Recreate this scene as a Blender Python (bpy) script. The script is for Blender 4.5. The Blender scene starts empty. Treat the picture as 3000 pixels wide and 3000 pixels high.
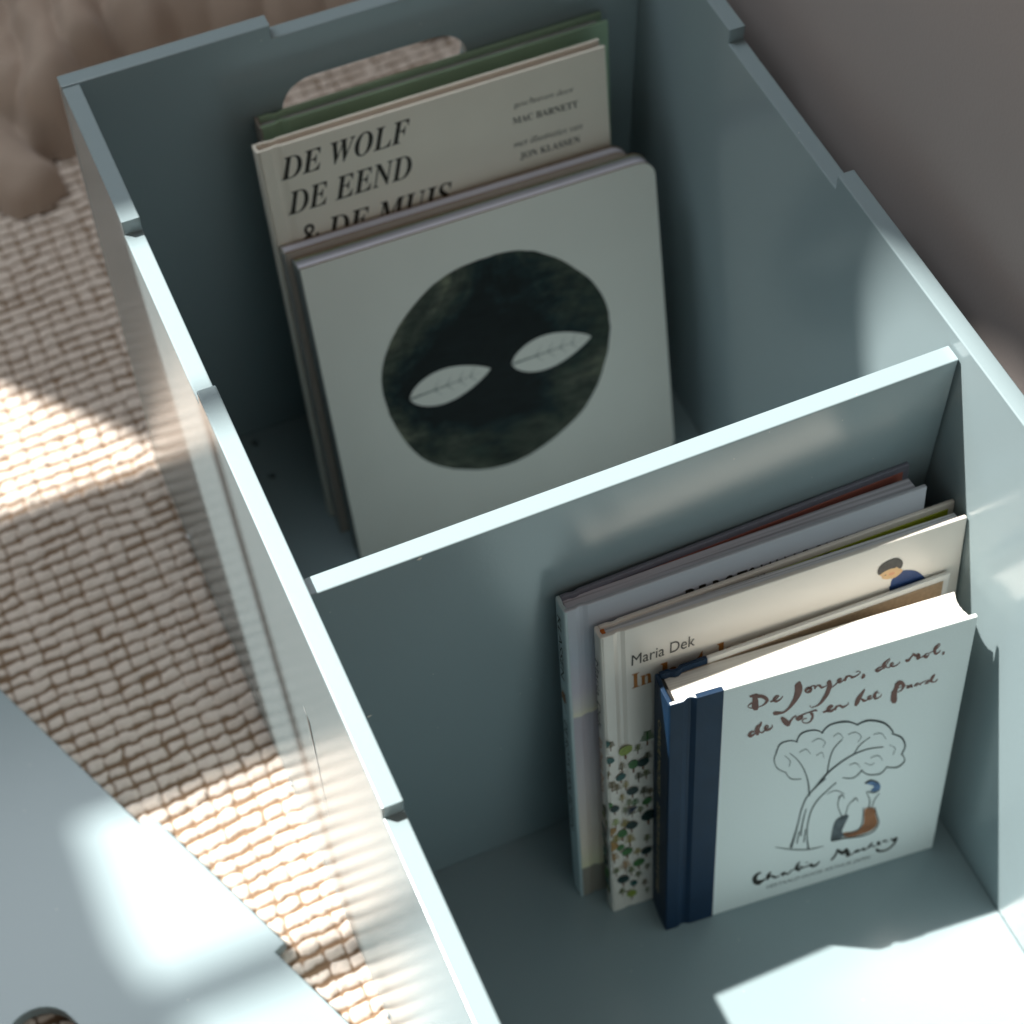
import bpy, bmesh, math, random
import numpy as np
from mathutils import Matrix, Vector

scene = bpy.context.scene
COL = scene.collection
TITLE = [[5105,23176,5261,23139,5064,23014,5349,22948,5084,22603,5448,22459,5056,22262,5471,22073,5092,21909,5503,21784,5211,21629,5438,21560],[4890,23053,4877,23159,4940,22998,4917,23191,5174,22883,5117,23195,5295,22915,5305,23202,5421,22729,5512,22937,5507,22687,5558,22801],[5236,22887,5228,23052,5313,22786,5299,23086,5614,22633,5636,22950,5813,22402,5933,22655,5896,22284,6112,22230,5880,22136,5993,21952,5732,21901,5766,21808,5465,21866,5485,21787,5452,21847,5463,21803],[5105,22467,5127,22408,5075,22480,5114,22373,4883,22375,4924,22288,4802,22191,4860,22173,4929,21961,4945,22037,5118,21846,5118,21950,5144,21855,5144,21912],[6212,21959,6193,22038,6251,21929,6216,22072,6438,21934,6382,22089,6627,22112,6570,22227,6757,22300,6698,22347,6609,22468,6639,22358,6429,22358,6519,22215,6349,22076,6480,22065,6561,21765,6549,21979,6796,21840,6744,21978,6943,22014,6896,22095,6991,22154,6936,22220,6987,22195,6957,22231],[7926,23182,8032,23084,7865,23125,8059,22946,7684,22939,8155,22629,7707,22558,8179,22265,7703,22198,8115,21807,7644,21682,7919,21340,7485,21182,7657,20926,7341,20862,7438,20673,7092,20677,7152,20484,6861,20773,6900,20485,6654,20890,6704,20492,6513,20904,6563,20545,6441,20843,6468,20646],[8775,22228,8792,22099,8713,22297,8743,22063,8478,22381,8574,22100,8315,22114,8444,22013,8494,21786,8490,21936,8753,21764,8622,22025,8810,22120,8695,22097,8576,22376,8545,22255,8533,22388,8516,22321],[8669,22254,8648,22315,8699,22237,8662,22347,8846,22288,8824,22399,8916,22224,9004,22291,8915,22066,9035,22012,8947,21984,9013,21954],[8969,22003,8927,22081,9011,21999,8935,22141,9137,22179,9102,22289,9256,22034,9314,22250,9399,21817,9401,22037,9631,21893,9604,21972,9785,22010,9751,22084,9791,22037,9772,22078],[9942,22222,9975,22118,9888,22256,9948,22067,9756,22205,9768,22052,9767,22208,9700,22280,9844,22313,9802,22421,9944,22280,9929,22389,9967,22297,9958,22357],[9869,22411,9941,22371,9841,22355,9972,22281,9763,22056,10066,21847,9742,21728,10020,21475,9671,21294,9919,21009,9533,20870,9720,20603,9362,20465,9462,20275,9127,20263,9158,20166,8898,20270,8904,20192,8808,20387,8774,20363,8803,20493,8762,20512,8792,20521,8770,20531],[9989,21606,9969,21658,10016,21594,9979,21687,10249,21705,10207,21795,10419,21901,10364,21999,10424,21943,10393,21997],[10384,21894,10349,21968,10423,21883,10360,22017,10569,22015,10515,22115,10660,22193,10599,22220,10498,22345,10550,22223,10335,22156,10506,22021,10502,21815,10485,22030,10730,21905,10688,22014,10846,22010,10794,22113,10853,22050,10825,22106],[10924,22385,10977,22328,10891,22362,10988,22259,10802,22149,10957,21981,10787,22029,10911,21887,10798,21939,10866,21861],[10881,21996,10835,22070,10922,21998,10838,22132,11035,22184,10973,22319,11142,22163,11145,22336,11278,21945,11278,22194,11497,21984,11462,22096,11729,22113,11690,22186,11817,22343,11766,22365,11678,22497,11687,22428,11496,22479,11512,22423,11488,22466,11496,22435],[12012,22089,12121,21980,11948,22038,12147,21840,11926,21918,12114,21682,11909,21716,11980,21612,11909,21664,11948,21607],[5333,19546,5343,19466,5296,19588,5313,19443,5097,19656,5189,19463,4919,19318,5116,19161,5129,18997,5074,19276,5349,19148,5286,19303,5461,19304,5401,19419,5468,19354,5434,19417],[5744,20292,5792,20223,5706,20280,5793,20156,5642,20127,5712,20001,5427,19984,5586,19802,5357,19522,5656,19383,5431,19214,5647,19156,5496,19065,5615,19033],[5706,20238,5760,20204,5682,20194,5782,20133,5686,20021,5772,19933,5600,19735,5669,19681,5632,19321,5711,19367,5850,19105,5829,19236,6017,19234,5971,19342,6027,19274,6001,19333],[5989,19265,5956,19329,6023,19263,5962,19378,6211,19502,6151,19593,6213,19723,6174,19676,6040,19824,6101,19688,5932,19577,6072,19497,6060,19212,6086,19392,6330,19169,6260,19379,6497,19403,6435,19490,6481,19629,6431,19652,6468,19664,6441,19676],[6951,20093,7029,20187,6983,19935,7125,20106,7093,19601,7328,19858,7232,19308,7507,19502,7348,19150,7538,19214,7436,19029,7540,19064],[7491,19042,7372,19222,7589,19064,7372,19391,7676,19427,7573,19586,7800,19695,7740,19812,7966,19806,7921,19915,7977,19844,7952,19904],[8361,19669,8376,19553,8306,19730,8333,19520,8099,19783,8172,19574,7913,19573,8059,19420,8092,19287,8054,19500,8335,19350,8246,19551,8410,19537,8312,19675,8408,19612,8354,19688],[8237,19668,8211,19748,8278,19646,8229,19791,8467,19727,8433,19841,8742,19763,8716,19861,9023,19783,8994,19897,9181,19732,9158,19925,9248,19687,9262,19829,9290,19688,9297,19765],[9104,19877,9127,19806,9068,19899,9110,19769,8829,19845,8915,19711,8856,19543,9035,19633,8943,19425,9094,19370,8930,19164,9068,19020,8867,18885,8926,18763,8671,18836,8683,18738,8456,19013,8429,18930,8405,19132,8334,19193,8499,19251,8464,19348,8654,19238,8633,19337,8671,19259,8659,19313],[9680,19342,9652,19442,9729,19305,9679,19486,9964,19316,9885,19525,10148,19516,10080,19652,10317,19720,10248,19793,10150,19937,10199,19774,9921,19797,10047,19615,9900,19355,10028,19512,10250,19145,10185,19426,10437,19355,10382,19480,10448,19399,10418,19468],[10500,19696,10554,19637,10466,19672,10564,19566,10376,19452,10533,19279,10380,19378,10497,19243,10390,19292,10454,19218],[10450,19328,10405,19408,10492,19326,10411,19471,10626,19509,10572,19653,10758,19427,10770,19646,10933,19205,10911,19474,11164,19308,11121,19421,11302,19454,11246,19529,11286,19642,11235,19666,11272,19677,11244,19690],[13158,22271,13179,22208,13125,22291,13163,22178,12904,22261,12966,22126,12722,22045,12830,21947,12917,21798,12869,21983,13127,21911,13067,22064,13293,21983,13246,22109,13308,22020,13282,22089],[13588,22841,13606,22805,13568,22846,13601,22780,13428,22756,13477,22667,13220,22612,13370,22419,13138,22339,13395,22183,13225,22076,13383,22039,13278,21971,13365,21951],[13572,22846,13597,22830,13562,22828,13607,22799,13564,22652,13607,22602,13396,22328,13449,22271,13413,22049,13476,22103,13608,21905,13590,22003,13736,21967,13702,22050,13745,21993,13726,22039],[13695,21972,13666,22031,13726,21963,13674,22070,13855,22082,13810,22156,13911,22254,13869,22254,13751,22385,13800,22276,13641,22176,13768,22120,13814,21895,13810,22040,14083,21887,14047,21986,14280,22062,14247,22118,14309,22192,14264,22235,14303,22223,14278,22247],[14659,22051,14623,22207,14739,21978,14675,22262,14905,21983,14800,22215,15000,22207,14919,22324,15148,22489,15066,22604,15146,22547,15101,22610],[15040,22602,15074,22674,15073,22509,15135,22640,15224,22273,15278,22482,15364,22215,15371,22364,15408,22217,15412,22299],[15357,22217,15312,22280,15392,22224,15310,22338,15477,22374,15401,22537,15385,22415,15571,22302,15312,22233,15587,21976,15339,22070,15501,21898,15358,21959,15446,21864],[15479,21944,15457,22006,15512,21922,15473,22036,15682,21974,15654,22044,15825,22036,15781,22132,15834,22068,15810,22120],[15926,22253,15954,22217,15906,22247,15957,22182,15755,22051,15939,21971,16002,21763,15932,22048,16133,21931,16071,22029,16168,22177,16135,22166,15991,22270,16010,22205,15898,22206,15940,22127,15893,22176,15916,22132],[16177,22192,16165,22223,16194,22183,16172,22239,16404,22250,16376,22312,16640,22414,16602,22478,16776,22653,16732,22706,16770,22828,16743,22794,16643,22862,16687,22785,16412,22649,16590,22453,16389,22228,16593,22140,16561,21861,16581,22064,16773,21916,16728,22012,16881,22095,16832,22168,16881,22129,16854,22169],[17114,21940,17159,21893,17087,21923,17169,21837,17036,21844,17164,21674,17014,21717,17061,21641,17012,21684,17038,21643],[12213,20521,12259,20461,12179,20510,12263,20400,12006,20242,12172,20019,11795,19922,12052,19607,11713,19557,11979,19267,11690,19266,11865,19065,11706,19139,11802,19028],[11938,19495,11913,19548,11966,19486,11921,19583,12078,19553,12047,19685,12130,19434,12192,19603,12260,19230,12271,19490,12465,19252,12438,19355,12573,19326,12536,19410,12580,19355,12560,19401],[12503,19379,12483,19435,12532,19363,12495,19465,12711,19434,12667,19513,12746,19656,12708,19643,12592,19728,12641,19616,12467,19564,12577,19478,12594,19269,12595,19375,12788,19317,12757,19387,12908,19456,12863,19534,12911,19490,12886,19532],[13119,19951,13142,19907,13096,19955,13138,19875,12930,19852,13041,19711,12843,19551,13075,19428,12994,19141,13042,19341,13236,19161,13206,19248,13392,19300,13352,19360,13411,19498,13369,19534,13404,19527,13381,19547],[12843,19652,12829,19692,12864,19640,12837,19713,13034,19706,13017,19765,13251,19683,13239,19734,13260,19693,13254,19721],[14497,20353,14521,20324,14481,20346,14524,20293,14303,20282,14564,19960,14214,20029,14484,19739,14144,19600,14422,19347,14060,19234,14437,18968,14055,18820,14487,18582,14092,18520,14487,18306,14195,18248,14413,18130],[14345,20109,14338,20295,14437,19980,14423,20319,14577,19879,14668,20193,14678,19733,14882,19759,14718,19597,14854,19450,14639,19327,14695,19218,14439,19263,14470,19175,14428,19239,14445,19190],[14175,20071,14161,20111,14196,20060,14169,20132,14376,20105,14338,20205,14388,20134,14367,20189],[14054,19319,14033,19366,14078,19310,14040,19395,14244,19379,14181,19520,14256,19427,14221,19505],[14479,19581,14467,19618,14498,19569,14476,19635,14709,19611,14691,19677,14929,19567,14916,19632,15190,19509,15178,19567,15201,19518,15195,19551],[15334,19581,15350,19541,15314,19593,15341,19520,15125,19553,15179,19441,14973,19377,15076,19290,15156,19252,15115,19370,15337,19345,15280,19454,15309,19467,15359,19530,15326,19298,15425,19275,15360,19232,15415,19219],[15736,19573,15756,19526,15711,19585,15747,19499,15583,19533,15634,19438,15483,19317,15548,19351,15700,19263,15664,19366,15850,19353,15820,19471,15867,19253,15938,19345,15921,19209,15961,19260],[15910,19245,15872,19295,15937,19253,15868,19344,15986,19392,15933,19485,16036,19374,15996,19476,16250,19505,16230,19563,16469,19475,16457,19526,16478,19485,16472,19513],[16507,19493,16521,19462,16491,19501,16516,19443,16309,19424,16353,19343,16185,19228,16261,19194,16372,19158,16331,19260,16575,19296,16535,19381,16582,19325,16560,19372],[16759,19951,16791,19903,16733,19949,16790,19862,16598,19808,16712,19661,16512,19549,16674,19425,16559,19293,16713,19257,16613,19190,16698,19170],[16752,19918,16783,19892,16737,19901,16794,19853,16728,19716,16774,19667,16634,19425,16681,19381,16671,19142,16692,19257,16927,19103,16886,19205,17038,19290,16989,19365,17038,19325,17011,19366]]
NAME = [[6511,3626,6542,3519,6463,3657,6520,3463,6203,3612,6328,3351,5957,3204,6267,2923,6059,2473,6321,2766,6437,2098,6367,2711,6702,2321,6616,2616,6884,2479,6830,2649,6902,2532,6872,2625],[7192,3312,7239,3238,7156,3301,7240,3167,6935,3007,7154,2724,6924,2562,7087,2407,6951,2430,7041,2345],[7052,2498,7021,2575,7087,2486,7032,2626,7305,2627,7258,2850,7418,2398,7454,2713,7632,2297,7603,2519,7863,2374,7833,2498,7880,2405,7863,2473],[8219,2762,8255,2672,8178,2777,8243,2613,7929,2611,8049,2413,8117,2275,8047,2549,8294,2460,8259,2659,8358,2250,8332,2494,8620,2374,8586,2498,8635,2407,8616,2475],[8611,2378,8576,2425,8635,2393,8570,2479,8698,2640,8651,2757,8828,2559,8820,2679,8852,2572,8848,2638],[8826,2575,8800,2620,8847,2578,8801,2660,9056,2968,9008,3049,9263,3393,9209,3502,8993,3194,9178,2966,8934,2677,9175,2617,9212,2266,9157,2589,9379,2522,9319,2660,9387,2575,9354,2651],[9293,2949,9361,2913,9270,2883,9394,2817,9343,2481,9355,2701,9654,2524,9626,2649,9672,2552,9657,2621],[9678,3072,9684,3142,9707,3014,9718,3141,9756,2968,9767,3095,9790,2967,9796,3038],[9623,2553,9608,2621,9654,2524,9626,2649,10044,2500,9993,2673,10181,2701,10069,2760,9943,2763,10080,2618,10072,2314,10099,2588,10390,2221,10319,2496,10586,2427,10512,2586,10667,2596,10582,2737,10667,2667,10620,2744],[11519,2360,11467,2454,11564,2360,11470,2532,11782,2699,11667,2872,11947,3313,11814,3484,11935,3419,11861,3513],[11781,3502,11818,3582,11812,3393,11881,3538,12050,2875,12178,3183,12238,2669,12321,2919,12331,2619,12377,2757],[12277,2657,12197,2815,12353,2650,12206,2937,12574,2967,12510,3337,12485,2769,12791,2643,12509,2454,12766,2261,12567,2255,12708,2149],[12645,2282,12615,2393,12695,2241,12641,2442,13008,2311,12969,2435,13179,2425,13131,2546,13188,2466,13162,2532],[13383,2724,13414,2644,13346,2742,13402,2597,13089,2641,13212,2434,13304,2361,13243,2586,13488,2482,13453,2657,13511,2392,13571,2474,13556,2351,13588,2397],[13796,2707,13826,2627,13759,2727,13814,2581,13590,2640,13702,2514,13766,2337,13729,2513,14054,2463,14012,2587,14067,2499,14044,2567],[14336,3076,14377,3008,14303,3071,14379,2948,14098,2765,14238,2542,14075,2597,14166,2461,14080,2524,14130,2449],[14096,2633,14066,2713,14133,2612,14080,2759,14311,2698,14295,2865,14382,2453,14387,2629,14634,2467,14611,2567,14649,2487,14636,2542],[14731,2535,14686,2621,14772,2531,14690,2687,14930,2782,14844,2869,14708,2984,14819,2795,14718,2511,14806,2675,14987,2458,14961,2607,15013,2483,14999,2565],[15064,2686,15039,2753,15096,2668,15051,2791,15334,2774,15320,2917,15243,2583,15275,2683,15509,2559,15486,2659,15524,2579,15511,2634],[15654,2766,15684,2858,15694,2657,15747,2825,15930,2341,15854,2667,16140,2578,16016,2832,16151,2677,16083,2817],[16092,2742,16162,2660,16051,2712,16178,2562,15958,2230,16078,2053,15720,1819,15808,1631,15396,1652,15454,1449,15049,1762,15072,1519,14838,2031,14764,1720,14777,2102,14671,2030,14716,2178,14657,2138]]
INK = [[8528,5420,8430,5521,8582,5480,8405,5662,8730,6772,8612,6888,8874,8279,8786,8360,9000,9635,8914,9725,9276,10769,9198,10884,9783,11549,9714,11680,10365,12186,10310,12298,10371,12231,10341,12292],[9753,4721,9687,4746,9771,4791,9651,4837,9571,6368,9495,6406,9545,7826,9470,7885,9674,9061,9602,9143,10029,10048,9965,10152,10604,10813,10559,10903,11129,11362,11085,11453,11134,11398,11110,11449],[9750,11527,9697,11619,9797,11531,9699,11698,10485,12673,10393,12846,11257,13428,11187,13589,12118,13913,12068,14056,13006,14052,12977,14173,14007,13810,13990,13906,14025,13826,14015,13879],[9403,10919,9347,10939,9418,10976,9317,11013,9240,12449,9157,12462,8848,14004,8787,13986,8343,15252,8304,15213,7800,16165,7776,16127,7782,16179,7768,16158],[10458,12703,10418,12733,10476,12733,10403,12787,10515,14057,10443,14120,10697,15179,10644,15249,11182,15934,11146,15995,11183,15962,11163,15995],[12097,13941,12068,13982,12119,13948,12066,14022,12460,14780,12418,14853,13034,15282,13008,15338,13038,15303,13024,15333],[6880,16637,6844,16681,6904,16651,6839,16731,7131,17383,7071,17510,7716,17425,7700,17539,8203,17099,8205,17183,8225,17103,8226,17150],[8139,17121,8105,17169,8165,17131,8102,17218,8458,17817,8396,17971,9250,17766,9239,17899,9822,17254,9832,17331,9845,17252,9851,17294],[9754,17278,9724,17335,9784,17274,9729,17378,10285,17813,10233,17972,11302,17633,11285,17832,12101,16986,12111,17085,12131,16985,12136,17040],[12016,17027,11994,17104,12054,16999,12014,17139,12797,17048,12769,17253,13797,16367,13832,16550,14437,15356,14516,15430,14569,14902,14624,14898,14590,14865,14620,14862],[14515,14978,14527,15040,14544,14919,14564,15031,15184,14223,15261,14330,15530,13244,15634,13195,15391,12431,15450,12367,15398,12388,15431,12352],[15419,12485,15455,12490,15419,12436,15484,12445,15684,11612,15759,11537,15247,11183,15291,11032,14512,11518,14521,11422,14491,11507,14496,11455],[14548,11554,14575,11506,14524,11556,14573,11468,14117,11029,14157,10904,13325,11302,13324,11189,12772,12010,12750,11942,12746,12022,12734,11985],[12837,11981,12862,11931,12812,11985,12858,11895,12300,11442,12329,11342,11571,11800,11579,11705,11551,11790,11555,11737],[6893,16774,6923,16744,6876,16757,6931,16703,6746,15986,6802,15962,7015,14947,7053,14989,7618,14210,7634,14263,7637,14203,7645,14232],[7570,14270,7586,14287,7576,14238,7605,14269,8015,13332,8032,13407,8672,13019,8667,13090,8687,13027,8685,13066],[9183,16662,9175,16687,9196,16655,9181,16700,9591,16780,9586,16847,10024,16272,10054,16282,9924,15795,9952,15766,9927,15774,9942,15758],[11540,16314,11534,16340,11553,16303,11542,16350,12030,16286,12031,16349,12414,15698,12448,15694,12250,15246,12277,15211,12252,15226,12267,15207],[13272,15506,13267,15532,13284,15492,13276,15539,13775,15363,13784,15420,14116,14669,14141,14692,14132,14653,14146,14665],[7437,16098,7447,16111,7441,16078,7459,16100,7816,15353,7854,15359,7784,14832,7813,14810,7789,14811,7805,14799],[13291,13061,13284,13088,13304,13050,13292,13099,13793,13029,13794,13095,14125,12434,14147,12463,14141,12419,14153,12436],[11893,12944,11885,12971,11906,12934,11893,12983,12318,12949,12321,13014,12646,12356,12664,12379,12659,12345,12669,12358],[8410,15941,8402,15966,8423,15933,8408,15980,8817,16060,8817,16126,9122,15495,9140,15518,9135,15484,9145,15497],[10562,16554,10552,16579,10574,16548,10557,16593,10895,16713,10895,16767,11208,16146,11226,16168,11221,16135,11231,16147],[9571,15058,9561,15083,9583,15052,9566,15098,9905,15222,9911,15272,10080,14604,10106,14609,10091,14587,10105,14590],[14479,13851,14485,13869,14487,13830,14498,13863,14879,13319,14919,13321,14807,12698,14837,12670,14812,12676,14828,12661],[12970,12664,12973,12685,12979,12643,12986,12682,13377,12218,13372,12278,13585,12354,13565,12402,13589,12370,13578,12397],[9106,6545,9056,6583,9127,6584,9037,6653,9171,8131,9082,8206,9289,9383,9231,9437,9280,9428,9247,9458],[9377,5679,9336,5710,9395,5713,9319,5769,9409,7053,9348,7097,9396,7100,9363,7124],[8894,5805,8852,5839,8913,5835,8838,5898,8976,7029,8916,7079,8964,7075,8932,7103],[7434,6046,7435,6079,7448,6022,7450,6082,8514,5188,8511,5314,9732,4554,9716,4686,10771,4426,10761,4480,10780,4436,10774,4466],[13708,7250,13665,7279,13724,7283,13647,7337,13703,8264,13637,8283,13386,9258,13340,9248,13365,9290,13340,9284],[13887,7171,13858,7202,13904,7186,13851,7243,14065,8177,14014,8241,14305,8647,14265,8712,14305,8679,14283,8714],[13172,10330,13138,10426,13218,10302,13158,10477,13551,10397,13520,10621,14038,10021,14045,10154,14075,10022,14078,10095],[13399,9327,13398,9391,13428,9280,13427,9397,13906,8927,13876,9105,14260,9061,14226,9163,14272,9090,14254,9146],[10602,10482,10595,10509,10616,10471,10602,10522,11176,10531,11170,10603,11793,9889,11800,9930,11806,9887,11810,9909],[11893,7224,11864,7221,11895,7265,11841,7259,11486,8774,11427,8793,11550,9672,11505,9711,11542,9705,11517,9727],[12095,7236,12070,7260,12108,7251,12062,7295,12230,8380,12187,8435,12549,8810,12518,8867,12551,8835,12534,8866],[11462,9552,11429,9614,11493,9550,11433,9662,11663,9788,11652,9934,11814,9406,11859,9436,11839,9375,11864,9392],[12468,8709,12441,8759,12493,8707,12444,8798,12668,8949,12658,9072,12829,8554,12863,8576,12848,8530,12867,8543],[13285,7549,13319,7528,13273,7521,13334,7483,13343,5920,13405,5865,13123,5201,13167,5099,12186,5008,12218,4900,12173,4979,12190,4920],[14109,7247,14140,7244,14105,7209,14162,7203,14348,6116,14420,6109,14535,5316,14614,5250,14293,4488,14351,4361,13428,4334,13464,4170,12213,4724,12244,4536,11379,4942,11426,4673,11334,4894,11360,4746]]
RUST = [[[13424,7382],[14063,7181],[14307,6152],[14497,5322],[14298,4684],[13650,4458],[12831,4506],[12213,4824],[12137,5296],[12775,5154],[13282,5264],[13490,5834]]]
SLATE = [[[11443,7115],[12303,7284],[12130,6280],[12001,5612],[12169,4909],[11408,4743],[11268,5125]]]
BLUE = [[[13188,10389],[13680,10496],[14167,9910],[14302,9260],[14033,9040],[13643,9350],[13824,9729]]]
STRIP_U = [3276,3303]
TXT = {"w1":[[1265,30110],[10246,30202],[1726,31696]],"w2":[[1285,27363],[10013,27420],[1820,28971]],"w3":[[1811,24515],[12529,24293],[2332,26205]],"w4":[[17591,30183],[21940,30036],[17654,30612]],"w5":[[17431,28953],[22156,28760],[17475,29448]],"w6":[[17342,27135],[22369,26975],[17409,27605]],"w7":[[17697,26046],[22125,25955],[17742,26557]],"b1":[[1838,24793],[5746,24765],[1857,25701]],"b2":[[1817,22717],[3074,22721],[1779,23988]],"b3":[[3623,22005],[10218,22142],[3642,24095]],"j3":[[6941,1309],[14323,1128],[6875,1680]]}
DISC_PX = [[4423,15164],[13357,22136],[21510,11664],[10120,4481],[7085,20832],[5046,9096],[19468,18060],[16632,5378]]
LEAF = [[[5839,12775],[12062,13125]],[[13608,12897],[19854,13046]]]
HAIR = [[[17250,25746],[17307,26159],[17579,26434],[18010,26558],[18395,26524],[18645,26352],[18852,26022],[18866,25697],[18779,25496],[18625,25565],[18460,25759],[18377,25697],[18076,25753],[17785,25704],[17556,25608],[17386,25525]]]
SKIN = [[[17386,25525],[17555,25628],[17783,25725],[18076,25753],[18376,25709],[18455,25822],[18557,25835],[18652,25593],[18818,25398],[18923,25210],[18761,25022],[18539,24840],[18302,24827],[18120,24869],[17940,24891],[17753,24996],[17595,25128],[17552,25288]]]
BLUSH = [[[17996,25288],[18106,25399],[18347,25350],[18418,25218],[18247,25134],[18065,25176]]]
EYE = [[[17712,25329],[17782,25377],[17847,25372],[17816,25322],[17747,25297]]]
SHIRT = [[[18335,24792],[18568,24847],[18792,25008],[18954,25196],[19385,25042],[19829,24761],[20235,24274],[20666,23548],[21069,22540],[18656,22409],[18159,24040],[18207,24181],[18234,24575]]]
TREES = [["f","b",353,17501,924],["f","o",2063,16330,939],["f","d",2665,15156,1059],["f","b",1038,15007,953],["f","b",87,14839,743],["f","d",2067,13442,1027],["f","o",2571,13525,972],["f","b",326,13378,1078],["f","b",642,13011,1029],["f","y",1221,13073,868],["f","d",2390,11720,1102],["f","b",2789,11577,885],["f","y",962,11915,879],["f","o",1388,11088,944],["f","g",1788,10894,1001],["f","o",1140,10489,839],["f","b",1577,9987,900],["f","o",2126,10050,844],["f","l",463,9468,1017],["f","y",1058,8957,1137],["f","y",450,7523,1212],["f","y",1374,6960,1279],["f","o",2526,6620,996],["f","y",1852,5546,948],["f","t",268,5630,1179],["f","t",1002,4348,1197],["f","o",1374,3575,1088],["f","o",2495,3648,727],["f","o",356,4117,961],["f","o",1855,2978,854],["f","b",2282,1788,866],["f","o",712,1539,990],["f","o",2455,864,751],["f","g",2692,16844,1449],["r","l",1278,16220,1354],["r","e",-25,17702,1023],["r","e",249,16022,941],["r","g",1759,14593,1329],["r","k",2381,14581,1225],["r","e",924,13956,1019],["r","k",1650,12067,1151],["r","g",60,11518,883],["r","k",431,10916,999],["r","g",2584,10535,1063],["r","k",2646,8638,1596],["r","k",1513,8409,1258],["r","g",882,7833,1266],["r","g",710,6569,936],["r","g",1165,5707,1180],["r","k",2461,5161,1130],["r","g",1915,4053,1204],["r","k",803,2709,1280],["r","e",1527,2085,923],["r","l",1369,825,1122],["r","t",168,8592,1027],["r","t",-5,6514,1629]]
HILL = [[[93,19678],[645,19909],[1617,19607]],[[52,3172],[900,3367],[1547,3242]]]
BOOKS = {"jongen":[0.175964,-0.497924,-0.097242,0.129064,0.189766,0.24385,0.024594],"bos":[0.149883,-0.473124,-0.049149,0.154846,0.228264,0.280494,0.009948],"rots":[0.135379,-0.454982,-0.028675,0.134594,0.2256,0.295457,0.013229],"wolf":[0.093105,-0.100692,-0.008202,0.193062,0.244029,0.326856,0.011252],"circle":[0.098625,-0.14573,-0.016043,0.262604,0.256978,0.257707,0.015704],"back2":[0.094285,-0.116938,-0.026316,0.215153,0.250233,0.255667,0.010734],"green":[0.104172,-0.05382,-0.001112,0.128004,0.248185,0.318884,0.013463]}
BOX = {"W":0.38108,"t":0.01117,"d":0.01071,"n1":0.12268,"n2":0.2587,"n3":0.53129,"xb":0.12363,"yd":0.39969,"td":0.0114,"H":0.38465}
CAM = {"loc":[-0.119259,-0.945113,0.838929],"R":[[0.9199219,-0.3913949,-0.0235339],[-0.3330554,-0.7483082,-0.5736801],[0.2069248,0.535579,-0.8187413]],"f":5847.33,"c":[1386.337,1518.144]}
PANEL = {"e0":[-0.17528,-0.14771],"e1":[-0.11614,-0.28808],"t0":[-0.10629,-0.28684],"t1":[-0.05494,-0.40857],"e2":[-0.06309,-0.41219],"e3":[-0.03936,-0.46997],"h0":[-0.23351,-0.39071],"h1":[-0.21187,-0.3883],"h2":[-0.19767,-0.40634]}
FLO = [[0.06427,-0.01056],[0.0649,-0.04552]]
DISC_C = [12635,13272,8628,9055]
ROTS_T = [[7364,28271],[18199,28088]]
FOLDS = [[[[-0.0254,0.5849],[-0.0067,0.419]],0.055,0.1],[[[0.0107,0.5995],[0.0297,0.4597],[0.0344,0.4003]],0.05,0.12],[[[0.0512,0.5809],[0.0697,0.456],[0.0647,0.4268]],0.045,0.13],[[[-0.0429,0.4215],[-0.0171,0.3594],[-0.0147,0.3359]],0.05,0.05],[[[-0.0009,0.44],[0.0199,0.3929]],0.04,0.06],[[[0.0117,0.3967],[0.0416,0.383]],0.03,0.04],[[[0.0947,0.5505],[0.104,0.4849]],0.045,0.1],[[[0.1464,0.5267],[0.1225,0.4515]],0.06,0.12],[[[0.1895,0.5173],[0.1632,0.4578]],0.06,0.11],[[[0.2297,0.4989],[0.2143,0.4545]],0.07,0.12],[[[0.2772,0.4823],[0.2627,0.4425]],0.08,0.11],[[[0.3368,0.4706],[0.3056,0.433]],0.08,0.1],[[[0.4272,0.4825],[0.387,0.4266]],0.09,0.12],[[[0.5598,0.4652],[0.4715,0.4245]],0.09,0.12],[[[0.6766,0.4112],[0.586,0.3718]],0.09,0.12]]
CHIP = [[0.06096, -0.01323], [0.02344, -0.15069]]
SCR = [[-0.39206, -0.12633], [-0.39544, -0.13005], [-0.40015, -0.13087], [-0.40227, -0.17441], [-0.40626, -0.2477]]

TOL = 1e-5            # print data is stored in hundredths of a millimetre

# ------------------------------------------------------------------ camera
cd = bpy.data.cameras.new('camera')
cam = bpy.data.objects.new('camera', cd)
COL.objects.link(cam)
Rr = [Vector(r) for r in CAM['R']]
m = Matrix((Rr[0], -Rr[1], -Rr[2])).transposed().to_4x4()
m.translation = Vector(CAM['loc'])
cam.matrix_world = m
cd.sensor_width = 36.0
cd.lens = 36.0 * CAM['f'] / 3000.0
cd.shift_x = (1500 - CAM['c'][0]) / 3000.0
cd.shift_y = (CAM['c'][1] - 1500) / 3000.0
cd.clip_start = 0.05
cd.clip_end = 100
cd.dof.use_dof = True
cd.dof.focus_distance = 1.07
cd.dof.aperture_fstop = 6.3
cd.dof.aperture_blades = 9
scene.camera = cam

# ------------------------------------------------------------------ light
SUN = Vector((0.483, -0.405, -1.0))          # direction the sunlight travels
world = bpy.data.worlds.new('World')
scene.world = world
world.use_nodes = True
wb = world.node_tree.nodes['Background']
wb.inputs[0].default_value = (1.0, 0.94, 0.85, 1)
wb.inputs[1].default_value = 0.145

def lamp(kind, name, loc, direction, energy, color, **kw):
    d = bpy.data.lights.new(name, kind)
    o = bpy.data.objects.new(name, d)
    COL.objects.link(o)
    o.location = loc
    o.rotation_euler = Vector(direction).to_track_quat('-Z', 'Y').to_euler()
    d.energy = energy
    d.color = color
    for k, v in kw.items():
        setattr(d, k, v)
    return o

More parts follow.
